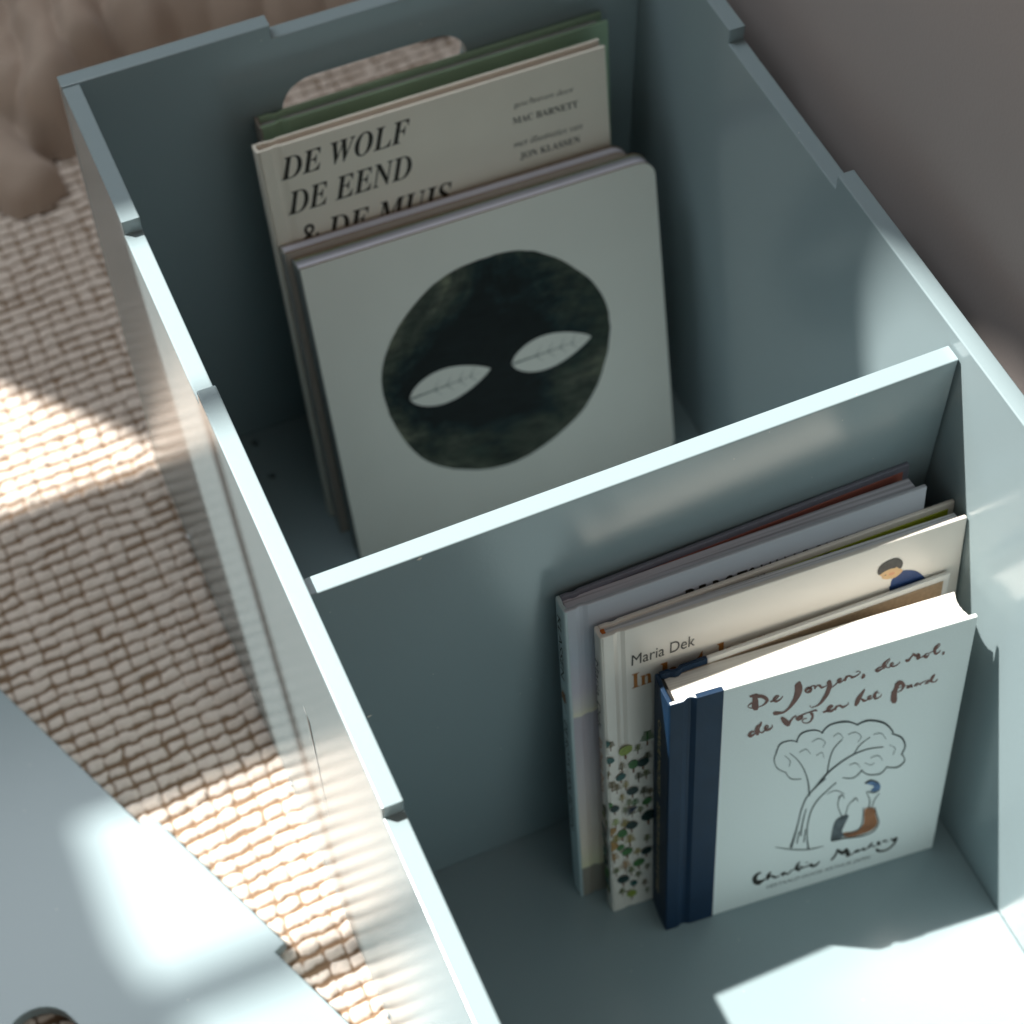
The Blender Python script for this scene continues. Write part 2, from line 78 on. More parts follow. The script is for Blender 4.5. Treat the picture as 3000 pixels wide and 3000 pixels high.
AIM = Vector((0.18, -0.35, -0.2))
SUN_D = 300.0
lamp('SPOT', 'sunlight_lamp', AIM - SUN.normalized() * SUN_D, SUN, 23500.0 * (SUN_D / 14.0) ** 2, (1.0, 0.965, 0.90),
     shadow_soft_size=0.0050 * SUN_D, spot_size=math.radians(1.6), spot_blend=0.1)
lamp('AREA', 'window_sky_lamp', (-0.35, 0.52, 1.45), (0.35, -0.78, -1.45), 11.0, (0.84, 0.93, 1.0),
     shape='RECTANGLE', size=1.0, size_y=0.7)

vs = scene.view_settings
vs.view_transform = 'Standard'
vs.look = 'None'
vs.exposure = 0.12
vs.gamma = 1.0
vs.use_curve_mapping = False
scene.cycles.max_bounces = 8
scene.cycles.diffuse_bounces = 5
scene.cycles.sample_clamp_indirect = 6.0

# ------------------------------------------------------------------ helpers
def mat(name, color, rough=0.6, spec=0.5, noise=None, bump=None, sheen=0.0, coat=0.0):
    mt = bpy.data.materials.new(name)
    mt.use_nodes = True
    nt = mt.node_tree
    b = nt.nodes['Principled BSDF']
    b.inputs['Base Color'].default_value = (*color, 1)
    b.inputs['Roughness'].default_value = rough
    b.inputs['Specular IOR Level'].default_value = spec
    if sheen:
        b.inputs['Sheen Weight'].default_value = sheen
    if coat:
        b.inputs['Coat Weight'].default_value = coat
        b.inputs['Coat Roughness'].default_value = 0.12
    tc = nt.nodes.new('ShaderNodeTexCoord')
    if noise:                       # (scale, amount): tone variation of the thing itself
        n = nt.nodes.new('ShaderNodeTexNoise')
        n.inputs['Scale'].default_value = noise[0]
        n.inputs['Detail'].default_value = 5
        nt.links.new(tc.outputs['Object'], n.inputs['Vector'])
        r = nt.nodes.new('ShaderNodeValToRGB')
        a = noise[1]
        r.color_ramp.elements[0].position = 0.3
        r.color_ramp.elements[1].position = 0.7
        r.color_ramp.elements[0].color = (*[c * (1 - a) for c in color], 1)
        r.color_ramp.elements[1].color = (*[min(1, c * (1 + a)) for c in color], 1)
        nt.links.new(n.outputs['Fac'], r.inputs['Fac'])
        nt.links.new(r.outputs['Color'], b.inputs['Base Color'])
    if bump:                        # (scale, strength, distance)
        n2 = nt.nodes.new('ShaderNodeTexNoise')
        n2.inputs['Scale'].default_value = bump[0]
        n2.inputs['Detail'].default_value = 3
        nt.links.new(tc.outputs['Object'], n2.inputs['Vector'])
        bp = nt.nodes.new('ShaderNodeBump')
        bp.inputs['Strength'].default_value = bump[1]
        bp.inputs['Distance'].default_value = bump[2]
        nt.links.new(n2.outputs['Fac'], bp.inputs['Height'])
        nt.links.new(bp.outputs['Normal'], b.inputs['Normal'])
    return mt

def dusty(mt, scale=150, size=0.055, keep=0.93, tint=(0.62, 0.63, 0.62)):
    """sparse pale dust specks lying on the painted faces"""
    nt = mt.node_tree
    b = nt.nodes['Principled BSDF']
    v = nt.nodes.new('ShaderNodeTexVoronoi'); v.inputs['Scale'].default_value = scale
    nt.links.new(nt.nodes['Texture Coordinate'].outputs['Object'], v.inputs['Vector'])
    lt = nt.nodes.new('ShaderNodeMath'); lt.operation = 'LESS_THAN'; lt.inputs[1].default_value = size
    nt.links.new(v.outputs['Distance'], lt.inputs[0])
    sp = nt.nodes.new('ShaderNodeSeparateColor'); nt.links.new(v.outputs['Color'], sp.inputs[0])
    gt = nt.nodes.new('ShaderNodeMath'); gt.operation = 'GREATER_THAN'; gt.inputs[1].default_value = keep
    nt.links.new(sp.outputs[0], gt.inputs[0])
    mu = nt.nodes.new('ShaderNodeMath'); mu.operation = 'MULTIPLY'
    nt.links.new(lt.outputs[0], mu.inputs[0]); nt.links.new(gt.outputs[0], mu.inputs[1])
    mx = nt.nodes.new('ShaderNodeMix'); mx.data_type = 'RGBA'
    src = b.inputs['Base Color'].links[0].from_socket
    nt.links.new(mu.outputs[0], mx.inputs['Factor']); nt.links.new(src, mx.inputs[6])
    mx.inputs[7].default_value = (*tint, 1)
    nt.links.new(mx.outputs[2], b.inputs['Base Color'])
    return mt

def page_mat(name, color, line, contrast=0.5, scale=900):
    """paper edges: thin sheets seen edge on, stacked along the book's own thickness (local Y)"""
    mt = mat(name, color, 0.8, 0.2)
    nt = mt.node_tree
    b = nt.nodes['Principled BSDF']
    tc = nt.nodes['Texture Coordinate']
    mp = nt.nodes.new('ShaderNodeMapping')
    mp.inputs['Scale'].default_value = (6, scale, 6)
    nt.links.new(tc.outputs['Object'], mp.inputs['Vector'])
    n = nt.nodes.new('ShaderNodeTexNoise')
    n.inputs['Scale'].default_value = 1.0
    n.inputs['Detail'].default_value = 2
    nt.links.new(mp.outputs['Vector'], n.inputs['Vector'])
    r = nt.nodes.new('ShaderNodeValToRGB')
    r.color_ramp.elements[0].position = 0.36
    r.color_ramp.elements[0].color = (*[c * (1 - contrast) + l * contrast for c, l in zip(color, line)], 1)
    r.color_ramp.elements[1].position = 0.52
    r.color_ramp.elements[1].color = (*color, 1)
    nt.links.new(n.outputs['Fac'], r.inputs['Fac'])
    nt.links.new(r.outputs['Color'], b.inputs['Base Color'])
    bp = nt.nodes.new('ShaderNodeBump')
    bp.inputs['Strength'].default_value = 0.35
    bp.inputs['Distance'].default_value = 0.0003
    nt.links.new(n.outputs['Fac'], bp.inputs['Height'])
    nt.links.new(bp.outputs['Normal'], b.inputs['Normal'])
    return mt

def cloth_mat(name, color, scale=2600):
    """woven book cloth: crossed fine threads"""
    mt = mat(name, color, 0.5, 0.22, noise=(60, 0.10))
    nt = mt.node_tree
    b = nt.nodes['Principled BSDF']
    tc = nt.nodes['Texture Coordinate']
    w1 = nt.nodes.new('ShaderNodeTexWave'); w1.bands_direction = 'X'
    w2 = nt.nodes.new('ShaderNodeTexWave'); w2.bands_direction = 'Z'
    for w in (w1, w2):
        w.inputs['Scale'].default_value = scale / 6.28
        w.inputs['Distortion'].default_value = 1.5
        w.inputs['Detail Scale'].default_value = 0.3
        nt.links.new(tc.outputs['Object'], w.inputs['Vector'])
    mx = nt.nodes.new('ShaderNodeMath'); mx.operation = 'MAXIMUM'
    nt.links.new(w1.outputs['Fac'], mx.inputs[0]); nt.links.new(w2.outputs['Fac'], mx.inputs[1])
    bp = nt.nodes.new('ShaderNodeBump')
    bp.inputs['Strength'].default_value = 0.5
    bp.inputs['Distance'].default_value = 0.0002
    nt.links.new(mx.outputs[0], bp.inputs['Height'])
    nt.links.new(bp.outputs['Normal'], b.inputs['Normal'])
    return mt

def link(name, me, material, parent=None):
    o = bpy.data.objects.new(name, me)
    COL.objects.link(o)
    for x in (material if isinstance(material, (list, tuple)) else [material]):
        me.materials.append(x)
    if parent is not None:
        o.parent = parent
    return o

def tag(o, label=None, cat=None, group=None, kind=None):
    for k, v in (('label', label), ('category', cat), ('group', group), ('kind', kind)):
        if v:
            o[k] = v
    return o

def empty(name, loc=(0, 0, 0)):
    o = bpy.data.objects.new(name, None)
    COL.objects.link(o)
    o.location = loc
    o.empty_display_size = 0.05
    return o

def mesh(name, verts, faces, smooth=False):
    me = bpy.data.meshes.new(name)
    me.from_pydata([tuple(v) for v in verts], [], faces)
    me.update()
    if smooth:
        me.polygons.foreach_set('use_smooth', [True] * len(me.polygons))
    return me

def bevel(o, w=0.0007, seg=2, ang=40):
    b = o.modifiers.new('bevel', 'BEVEL')
    b.width = w
    b.segments = seg
    b.limit_method = 'ANGLE'
    b.angle_limit = math.radians(ang)
    return o

def box(name, lo, hi, material, parent=None, bw=0.0006):
    (x0, y0, z0), (x1, y1, z1) = lo, hi
    v = [(x, y, z) for x in (x0, x1) for y in (y0, y1) for z in (z0, z1)]
    f = [(0, 1, 3, 2), (4, 6, 7, 5), (0, 4, 5, 1), (2, 3, 7, 6), (0, 2, 6, 4), (1, 5, 7, 3)]
    o = link(name, mesh(name, v, f), material, parent)
    return bevel(o, bw) if bw else o

def plate(name, outline, holes, thick, b, place, material, parent=None):
    """flat board cut to an outline with holes and eased edges; place() maps (x, y, depth) into space"""
    cu = bpy.data.curves.new(name, 'CURVE')
    cu.dimensions = '2D'
    cu.fill_mode = 'BOTH'
    cu.extrude = thick / 2 - b
    cu.bevel_depth = b
    cu.bevel_resolution = 2
    cu.offset = -b
    for pts in [outline] + list(holes):
        s = cu.splines.new('POLY')
        s.points.add(len(pts) - 1)
        for p, q in zip(s.points, pts):
            p.co = (q[0], q[1], 0, 1)
        s.use_cyclic_u = True
    tmp = bpy.data.objects.new(name, cu)
    COL.objects.link(tmp)
    dg = bpy.context.evaluated_depsgraph_get()
    me = bpy.data.meshes.new_from_object(tmp.evaluated_get(dg))
    bpy.data.objects.remove(tmp)
    me.name = name
    for v in me.vertices:
        v.co = place(*v.co)
    bm = bmesh.new(); bm.from_mesh(me)
    bmesh.ops.remove_doubles(bm, verts=bm.verts, dist=1e-6)
    bmesh.ops.recalc_face_normals(bm, faces=bm.faces)
    bm.to_mesh(me); bm.free()
    me.materials.clear()
    me.polygons.foreach_set('use_smooth', [False] * len(me.polygons))
    return link(name, me, material, parent)

def slot(cx0, cx1, cy, r, n=14):
    p = [(cx1 + r * math.sin(a), cy + r * math.cos(a)) for a in np.linspace(0, math.pi, n)]
    p += [(cx0 - r * math.sin(a), cy - r * math.cos(a)) for a in np.linspace(0, math.pi, n)]
    return p

def disc(cx, cy, r, n=16):
    return [(cx + r * math.cos(a), cy + r * math.sin(a)) for a in np.linspace(0, 2 * math.pi, n, endpoint=False)]

# ---- printing on book covers: thin ink layers in the cover's own frame (X across, Y into the book, Z up)
def print_mesh(name, layers, parent, to3=None):
    """layers: (polygons, material, height of the ink above the cover)"""
    verts, faces, mi, mats = [], [], [], []
    for polys, m_, off in layers:
        if m_ not in mats:
            mats.append(m_)
        for i, p in enumerate(polys):
            d = off + (i % 16) * 0.000004
            k = len(verts)
            verts += [to3(x, z, d) if to3 else (x, -d, z) for x, z in p]
            faces.append(tuple(range(k, k + len(p))))
            mi.append(mats.index(m_))
    me = mesh(name, verts, faces)
    me.polygons.foreach_set('material_index', mi)
    bm = bmesh.new(); bm.from_mesh(me)
    bmesh.ops.triangulate(bm, faces=bm.faces)
    bm.to_mesh(me); bm.free()
    return link(name, me, mats, parent)

def smooth_loop(pts, n=5):
    P = [np.array(p, float) for p in pts]
    out = []
    for i in range(len(P)):
        a, b, c, d = P[i - 1], P[i], P[(i + 1) % len(P)], P[(i + 2) % len(P)]
        for t in np.linspace(0, 1, n, endpoint=False):
            out.append(tuple(0.5 * ((2 * b) + (c - a) * t + (2 * a - 5 * b + 4 * c - d) * t * t + (3 * b - a - 3 * c + d) * t ** 3)))
    return out

def brush_mesh(name, strokes, material, parent, off=0.00022):
    verts, faces = [], []
    for i, s in enumerate(strokes):
        A = np.array(s, float).reshape(-1, 4) * TOL
        A = np.vstack([2 * A[0] - A[1], A, 2 * A[-1] - A[-2]])
        rows = []
        for j in range(1, len(A) - 2):
            a, b, c, d = A[j - 1], A[j], A[j + 1], A[j + 2]
            for t in np.linspace(0, 1, 5, endpoint=(j == len(A) - 3)):
                rows.append(0.5 * ((2 * b) + (c - a) * t + (2 * a - 5 * b + 4 * c - d) * t * t + (3 * b - a - 3 * c + d) * t ** 3))
        dd = off + (i % 24) * 0.000004
        k = len(verts)
        for r in rows:
            verts += [(r[0], -dd, r[1]), (r[2], -dd, r[3])]
        faces += [(k + 2 * q, k + 2 * q + 1, k + 2 * q + 3, k + 2 * q + 2) for q in range(len(rows) - 1)]
    return link(name, mesh(name, verts, faces), material, parent)

def text_pts(body):
    cu = bpy.data.curves.new('t', 'FONT')
    cu.body = body
    cu.size = 1.0
    cu.resolution_u = 6
    tmp = bpy.data.objects.new('t', cu)
    COL.objects.link(tmp)
    dg = bpy.context.evaluated_depsgraph_get()
    me = bpy.data.meshes.new_from_object(tmp.evaluated_get(dg))
    bpy.data.objects.remove(tmp)
    V = np.array([v.co[:2] for v in me.vertices])
    F = [tuple(p.vertices) for p in me.polygons]
    bpy.data.meshes.remove(me)
    return V, F

MI = {}
for i, ch in enumerate('ABCDEFGHIJKLMNOPQRSTUVWXYZ'):
    MI[ch] = chr(0x1D434 + i)                 # italic serif capitals
for i, ch in enumerate('abcdefghijklmnopqrstuvwxyz'):
    MI[ch] = chr(0x1D44E + i)
BI = {ch: chr(0x1D468 + i) for i, ch in enumerate('ABCDEFGHIJKLMNOPQRSTUVWXYZ')}
MI['h'] = '\u210e'
SB = {}
for i, ch in enumerate('ABCDEFGHIJKLMNOPQRSTUVWXYZ'):
    SB[ch] = chr(0x1D400 + i)                 # upright serif
for i, ch in enumerate('abcdefghijklmnopqrstuvwxyz'):
    SB[ch] = chr(0x1D41A + i)
def style(s, table):
    return ''.join(table.get(c, c) for c in s)

def lettering(name, lines, material, parent, off=0.00022, place=None):
    """lines: (body, start, end, cap top) in cover coordinates (1e-5 m)"""
    verts, faces = [], []
    for body, a, b, t, sh in lines:
        V, F = text_pts(body)
        a, b, t = (np.array(q, float) * TOL for q in (a, b, t))
        x0, x1, y1 = V[:, 0].min(), V[:, 0].max(), V[:, 1].max()
        ex = (b - a) / (x1 - x0)
        up = np.array([0.0, np.linalg.norm(t - a)]) + np.array([sh * np.linalg.norm(t - a), 0])
        ey = up / y1
        k = len(verts)
        for x, y in V:
            p = a + ex * (x - x0) + ey * y
            verts.append(place(p) if place else (p[0], -off, p[1]))
        faces += [tuple(i + k for i in f) for f in F]
    return link(name, mesh(name, verts, faces), material, parent)

# ------------------------------------------------------------------ setting
W, T, D, N1, N2, N3, XB, YD, TD, H = (BOX[k] for k in ('W', 't', 'd', 'n1', 'n2', 'n3', 'xb', 'yd', 'td', 'H'))
RUG_Z = -0.3905
WALL_X = W + T + 0.032
wallm = mat('wall_plaster', (0.41, 0.36, 0.345), 0.85, 0.25, noise=(3.0, 0.03), bump=(420, 0.25, 0.0006))
wall = box('wall', (WALL_X, -2.2, RUG_Z - 0.02), (WALL_X + 0.1, 1.2, 1.5), wallm, bw=0)
tag(wall, 'smooth grey plaster wall beside the crate', kind='structure')
woodm = mat('floor_boards', (0.30, 0.20, 0.13), 0.5, 0.4, noise=(8, 0.2))
fl = box('floor', (-2.5, -2.2, RUG_Z - 0.06), (WALL_X, 1.2, RUG_Z - 0.022), woodm, bw=0)
tag(fl, 'floor under the woven rug', kind='structure')

# rug: one woven sheet, thick wool bundles in rows over brown jute
rng = np.random.default_rng(7)
xs = np.concatenate([np.linspace(-1.1, -0.30, 60, endpoint=False), np.arange(-0.30, 0.012, 0.0014), np.linspace(0.012, 0.45, 200), np.linspace(0.452, WALL_X - 0.004, 10)])
ys = np.concatenate([np.linspace(-1.3, -0.62, 60, endpoint=False), np.arange(-0.62, 0.50, 0.00145), np.linspace(0.50, 0.80, 60)])
X, Y = np.meshgrid(xs, ys, indexing='ij')
def vnoise(x, y, f, seed):
    r = np.random.default_rng(seed).random((256, 256))
    x = x * f; y = y * f
    xi = np.floor(x).astype(int); yi = np.floor(y).astype(int)
    u = x - xi; v = y - yi
    u = u * u * (3 - 2 * u); v = v * v * (3 - 2 * v)
    g = lambda i, j: r[i % 256, j % 256]
    return (g(xi, yi) * (1 - u) + g(xi + 1, yi) * u) * (1 - v) + (g(xi, yi + 1) * (1 - u) + g(xi + 1, yi + 1) * u) * v - 0.5
PITCH, WARP = 0.0112, 0.0143
wx = X + 0.0028 * vnoise(X, Y, 34, 1) + 0.0028 * vnoise(X, Y, 150, 11) + 0.02 * Y
wy = Y + 0.0032 * vnoise(X, Y, 30, 2) + 0.0024 * vnoise(X, Y, 170, 12) - 0.05 * X
row = np.floor(wy / PITCH)
fr = wy / PITCH - row
colj = wx / WARP + (row.astype(int) % 2) * 0.5 * 0
ci = np.floor(colj)
fc = colj - ci
hr = np.random.default_rng(3).random((512, 512))
ri = row.astype(int) % 512; cc = ci.astype(int) % 512
join_l = hr[ri, cc] > 0.70                       # bundle runs on into its left neighbour
join_r = hr[ri, (cc + 1) % 512] > 0.70
fat = 0.80 + 0.4 * hr[(ri * 7 + 13) % 512, (cc * 3 + 5) % 512]
ey = np.clip(1 - np.abs(fr - 0.5) / (0.5 * np.clip(fat, 0.7, 1.0)), 0, 1)
ey = np.clip((ey - 0.16) / 0.84, 0, 1)
prof = np.sqrt(np.clip(1 - (1 - ey) ** 2.2, 0, 1))
el = np.where(join_l & (fc < 0.5), 1.0, np.clip(fc / 0.22, 0, 1))
er = np.where(join_r & (fc >= 0.5), 1.0, np.clip((1 - fc) / 0.22, 0, 1))
tack = 1 - 0.62 * np.exp(-((np.minimum(fc, 1 - fc)) / 0.06) ** 2)
pl = np.sqrt(np.clip(1 - (1 - np.minimum(el, er)) ** 2, 0, 1))
fuzz = 0.55 * vnoise(X, Y, 520, 5) + 0.34 * vnoise(X, Y, 210, 6)
hgt = np.clip(prof * pl * tack * fat * (1 + fuzz), 0, 1.3)
Z = RUG_Z - 0.0065 + 0.0042 * hgt + 0.0035 * vnoise(X, Y, 9, 8)
nx, ny = X.shape
vv = np.stack([X, Y, Z], -1).reshape(-1, 3)
idx = np.arange(nx * ny).reshape(nx, ny)
ff = np.stack([idx[:-1, :-1], idx[1:, :-1], idx[1:, 1:], idx[:-1, 1:]], -1).reshape(-1, 4)
me = bpy.data.meshes.new('rug')
me.vertices.add(len(vv)); me.vertices.foreach_set('co', vv.ravel())
me.loops.add(ff.size); me.loops.foreach_set('vertex_index', ff.ravel().astype(np.int32))
me.polygons.add(len(ff)); me.polygons.foreach_set('loop_start', (np.arange(len(ff)) * 4).astype(np.int32))
me.polygons.foreach_set('loop_total', np.full(len(ff), 4, np.int32))
me.update(); me.validate()
me.polygons.foreach_set('use_smooth', [True] * len(me.polygons))
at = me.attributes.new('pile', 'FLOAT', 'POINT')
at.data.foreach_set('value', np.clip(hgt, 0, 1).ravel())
rugm = mat('rug_wool', (0.62, 0.56, 0.49), 0.95, 0.1, bump=(900, 0.5, 0.0008), sheen=0.15)
nt = rugm.node_tree
an = nt.nodes.new('ShaderNodeAttribute'); an.attribute_name = 'pile'
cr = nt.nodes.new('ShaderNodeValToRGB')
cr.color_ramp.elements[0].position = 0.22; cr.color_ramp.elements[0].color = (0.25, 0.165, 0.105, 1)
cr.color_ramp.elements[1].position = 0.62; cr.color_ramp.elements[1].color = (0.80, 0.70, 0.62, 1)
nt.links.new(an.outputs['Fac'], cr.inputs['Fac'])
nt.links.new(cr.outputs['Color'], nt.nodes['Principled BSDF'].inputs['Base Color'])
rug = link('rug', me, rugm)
tag(rug, 'cream woven wool rug with brown jute lines lying under the crate', 'rug')

# ------------------------------------------------------------------ crate
paint = mat('crate_paint', (0.272, 0.346, 0.368), 0.21, 0.55, noise=(5, 0.015), bump=(380, 0.10, 0.0004))
dusty(paint)
crate = empty('storage_crate', (W / 2, -0.4, -H - T))
tag(crate, 'open pale blue-green wooden crate with a divider, filled with upright books', 'storage crate')
C0 = Vector(crate.location)
def local(p):
    return Vector(p) - C0
LEN = N3 + (N2 - N1) + N1
N4 = N3 + (N2 - N1)
BOT = -H - T
EB = 0.0009
side_out = [(-0.0012, 0), (-N1, 0), (-N1, -D), (-N2, -D), (-N2, 0), (-N3, 0), (-N3, -D), (-N4, -D), (-N4, 0), (-LEN, 0), (-LEN, BOT), (-0.0012, BOT)]
for x0 in (-T, W):
    s = plate('side_panel', side_out, [], T, EB, lambda x, y, z, x0=x0: local((x0 + T / 2 + z, x, y)), paint, crate)
    s['label'] = 'glossy outer side panel with stepped top edge' if x0 < 0 else 'side panel with stepped top edge next to the wall'
XE = W - XB
end_out = [(-T, 0), (XB, 0), (XB, -D), (XE, -D), (XE, 0), (W + T, 0), (W + T, BOT), (-T, BOT)]
hole = slot(XB + 0.0235, XE - 0.0245, -0.0727, 0.0222)
bp_ = plate('back_panel', end_out, [hole], T, EB, lambda x, y, z: local((x, T / 2 + 0.0003 + z, y)), paint, crate)
bp_['label'] = 'end panel with rounded handle slot'
plate('front_panel', end_out, [hole], T, EB, lambda x, y, z: local((x, -LEN - T / 2 - 0.0003 + z, y)), paint, crate)
floor_holes = [disc(FLO[0][0], FLO[0][1], 0.0031), disc(FLO[1][0], FLO[1][1], 0.0031)]
fo = [(0.0003, -0.0002), (W - 0.0003, -0.0002), (W - 0.0003, -LEN + 0.0002), (0.0003, -LEN + 0.0002)]
plate('floor_panel', fo, floor_holes, T, 0.0004, lambda x, y, z: local((x, y, -H - T / 2 + z)), paint, crate)
DH = D + 0.0004
dv = [(0.0004, -DH), (W - 0.0014, -DH), (W - 0.0014, -H + 0.0002), (0.0004, -H + 0.0002)]
plate('divider', dv, [], TD, EB, lambda x, y, z: local((x, -YD + TD / 2 + z, y)), paint, crate)
# two chips where the paint has come off
chipm = mat('bare_board', (0.72, 0.70, 0.64), 0.7, 0.3)
def chip(cx, y, cz, rx, rz, seed):
    r = random.Random(seed)
    pts = [(cx + rx * (0.75 + 0.4 * r.random()) * math.cos(a), cz + rz * (0.75 + 0.4 * r.random()) * math.sin(a)) for a in np.linspace(0, 6.283, 11, endpoint=False)]
    o = link('paint_chip', mesh('paint_chip', [local((x, y, z)) for x, z in pts], [tuple(range(11))]), chipm, crate)
    o['label'] = 'small pale paint chip'
chip(CHIP[0][0], -YD - 0.0003, CHIP[0][1], 0.0016, 0.0010, 1)
chip(CHIP[1][0], -YD - 0.0003, CHIP[1][1], 0.0016, 0.0012, 2)
metal = mat('zinc', (0.75, 0.76, 0.78), 0.2, 0.6); metal.node_tree.nodes['Principled BSDF'].inputs['Metallic'].default_value = 1
for yy in (-0.075, -0.300, -0.480):
    bm = bmesh.new(); bmesh.ops.create_uvsphere(bm, u_segments=14, v_segments=8, radius=0.0028)
    bmesh.ops.scale(bm, vec=(0.5, 1, 1), verts=bm.verts)
    bmesh.ops.translate(bm, vec=local((-T - 0.0006, yy, -0.3835)), verts=bm.verts)
    me = bpy.data.meshes.new('screw_head'); bm.to_mesh(me); bm.free()
    link('screw_head', me, metal, crate)

def flat_poly(name, pts, m_, off):
    o = link(name, mesh(name, [local((-T - off, y, z)) for y, z in pts], [tuple(range(len(pts)))]), m_, crate)
    o['label'] = 'long scratch in the glossy paint'
SC = [tuple(p) for p in SCR]
flat_poly('scratch', [SC[0], (SC[1][0] - .0008, SC[1][1]), (SC[2][0] - .0002, SC[2][1]), SC[4], (SC[2][0] + .0030, SC[2][1]), (SC[1][0] + .0030, SC[1][1])], mat('scratched_paint', (0.72, 0.74, 0.74), 0.5, 0.4), 0.0002)
flat_poly('scratch', [(SC[1][0] - .0008, SC[1][1]), (SC[3][0] - .0005, SC[3][1]), SC[4], (SC[3][0] - .0001, SC[3][1]), (SC[2][0] - .0004, SC[2][1])], mat('dark_scratch', (0.12, 0.11, 0.10), 0.6, 0.4), 0.0003)

# ------------------------------------------------------------------ books
def book_root(key, name, label):
    x0, y0, phi, th, w, h, t = BOOKS[key]
    u = Vector((math.cos(phi), math.sin(phi), 0))
    n0 = Vector((-math.sin(phi), math.cos(phi), 0))
    v = math.cos(th) * Vector((0, 0, 1)) + math.sin(th) * n0
    n = math.cos(th) * n0 - math.sin(th) * Vector((0, 0, 1))
    o = empty(name)
    mm = Matrix((u, n, v)).transposed().to_4x4()
    mm.translation = Vector((x0, y0, -H + 0.0003))
    o.matrix_world = mm
    tag(o, label, 'book', 'books standing in the crate')
    return o, w, h, t

def extrude_profile(name, prof, h0, h1, material, parent, bw=0.0008, smooth=False):
    n = len(prof)
    v = [(x, y, h0) for x, y in prof] + [(x, y, h1) for x, y in prof]
    f = [tuple(range(n))[::-1], tuple(range(n, 2 * n))] + [(i, (i + 1) % n, n + (i + 1) % n, n + i) for i in range(n)]
    me = mesh(name, v, f)
    bm = bmesh.new(); bm.from_mesh(me); bmesh.ops.recalc_face_normals(bm, faces=bm.faces); bm.to_mesh(me); bm.free()
    o = link(name, me, material, parent)
    return bevel(o, bw, 3, 35) if bw else o

TC = 0.0028
def hard_cover(root, w, h, t, mats, groove=(0.0072, 0.0095, 0.0115, 0.0142), depth=0.0016, open_ang=0.0, pages=None, sq=0.0045, split=None):
    """case-bound book: front board with its hinge groove, spine, back board (opened by open_ang), pages"""
    g0, g1, g2, g3 = groove
    front = [(0.0006, 0), (g0, 0), (g1, depth), (g2, depth), (g3, 0), (w, 0), (w, TC), (g3, TC), (g2, TC + depth * 0.8), (g1, TC + depth * 0.8), (g0, TC), (0.0006, TC)]
    fc = extrude_profile('front_cover', front, 0, h, mats['front'], root)
    sp = [(0.0, 0.0012), (-0.0004, t * 0.5), (0.0, t - 0.0012), (0.0006, t), (TC, t), (TC, t - TC), (TC * 0.8, t * 0.5), (TC, TC), (TC, 0.0), (0.0006, 0.0)]
    spine = extrude_profile('spine', sp, 0.0002, h - 0.0002, mats['spine'], root, bw=0.0007)
    back = [(TC, -TC), (g0, -TC), (g1, -TC - depth * .8), (g2, -TC - depth * .8), (g3, -TC), (w, -TC), (w, 0), (g3, 0), (g2, -depth), (g1, -depth), (g0, 0), (TC, 0)]
    ca, sa = math.cos(open_ang), math.sin(open_ang)
    bk = [(x * ca - y * sa, x * sa + y * ca + t) for x, y in back]
    if split:                                   # cloth over the hinge side of the back board
        cl = [(x * ca - y * sa, x * sa + y * ca + t) for x, y in back[:4] + [(g3, -TC), (split, -TC), (split, 0), (g3, 0)] + back[8:]]
        bk = [(x * ca - y * sa, x * sa + y * ca + t) for x, y in [(split + 0.0001, -TC), (w, -TC), (w, 0), (split + 0.0001, 0)]]
    bc = extrude_profile('back_cover', bk, 0, h, mats['back'], root)
    if split:
        extrude_profile('cloth_strip', cl, 0, h + 0.0003, mats['spine'], bc, bw=0.0005)
    p = pages
    prof = [(p['u0'], p['n0']), (p['u1'], p['m0']), (p['u1'] - 0.0004, p['m1']), (p['u0'], p['n1'])]
    if p.get('steps'):
        k = p['steps']
        rr = random.Random(4)
        fore = [(p['u1'] + rr.uniform(-0.00018, 0.00018) - 0.0022 * math.sin(math.pi * i / k), p['m0'] + (p['m1'] - p['m0']) * i / k) for i in range(k + 1)]
        prof = [(p['u0'], p['n0'])] + fore + [(p['u0'], p['n1'])]
    pg = extrude_profile('pages', prof, 0.004, h - p['top'], mats['pages'], root, bw=0)
    if 'end' in mats:
        q = [(TC + 0.012, -TC - 0.0004), (w - sq, -TC - 0.0004), (w - sq, -TC + 0.0002), (TC + 0.012, -TC + 0.0002)]
        q = [(x * ca - y * sa, x * sa + y * ca + t) for x, y in q]
        extrude_profile('endpaper', q, 0.004, h - sq, mats['end'], bc, bw=0)
    return fc, spine, bc, pg

# --- aqua picture book with navy cloth spine
r, w, h, t = book_root('jongen', 'picture_book', 'aqua hardcover with navy cloth spine and brown handwritten title, frontmost')
aqua = mat('aqua_cover', (0.80, 0.835, 0.815), 0.45, 0.4, noise=(900, 0.03), bump=(1500, 0.12, 0.0002))
navy = cloth_mat('navy_cloth', (0.006, 0.026, 0.062))
cream_edge = mat('white_paper_cover', (0.74, 0.73, 0.70), 0.5, 0.4, noise=(30, 0.02))
pagem = page_mat('cream_pages', (0.86, 0.83, 0.77), (0.50, 0.44, 0.36), 0.35, 700)
kraft = mat('kraft_endpaper', (0.40, 0.29, 0.19), 0.8, 0.2, noise=(500, 0.12))
fc, sp, bc, pg = hard_cover(r, w, h, t, dict(front=aqua, spine=navy, back=cream_edge, pages=pagem, end=kraft), open_ang=0.068,
    groove=(0.0085, 0.0115, 0.0135, 0.0165), depth=0.0016, pages=dict(u0=0.0042, u1=0.1875, n0=0.0046, n1=0.0236, m0=0.0052, m1=0.0246, top=0.0048, steps=44), split=0.0325)
SU = STRIP_U[0] * TOL
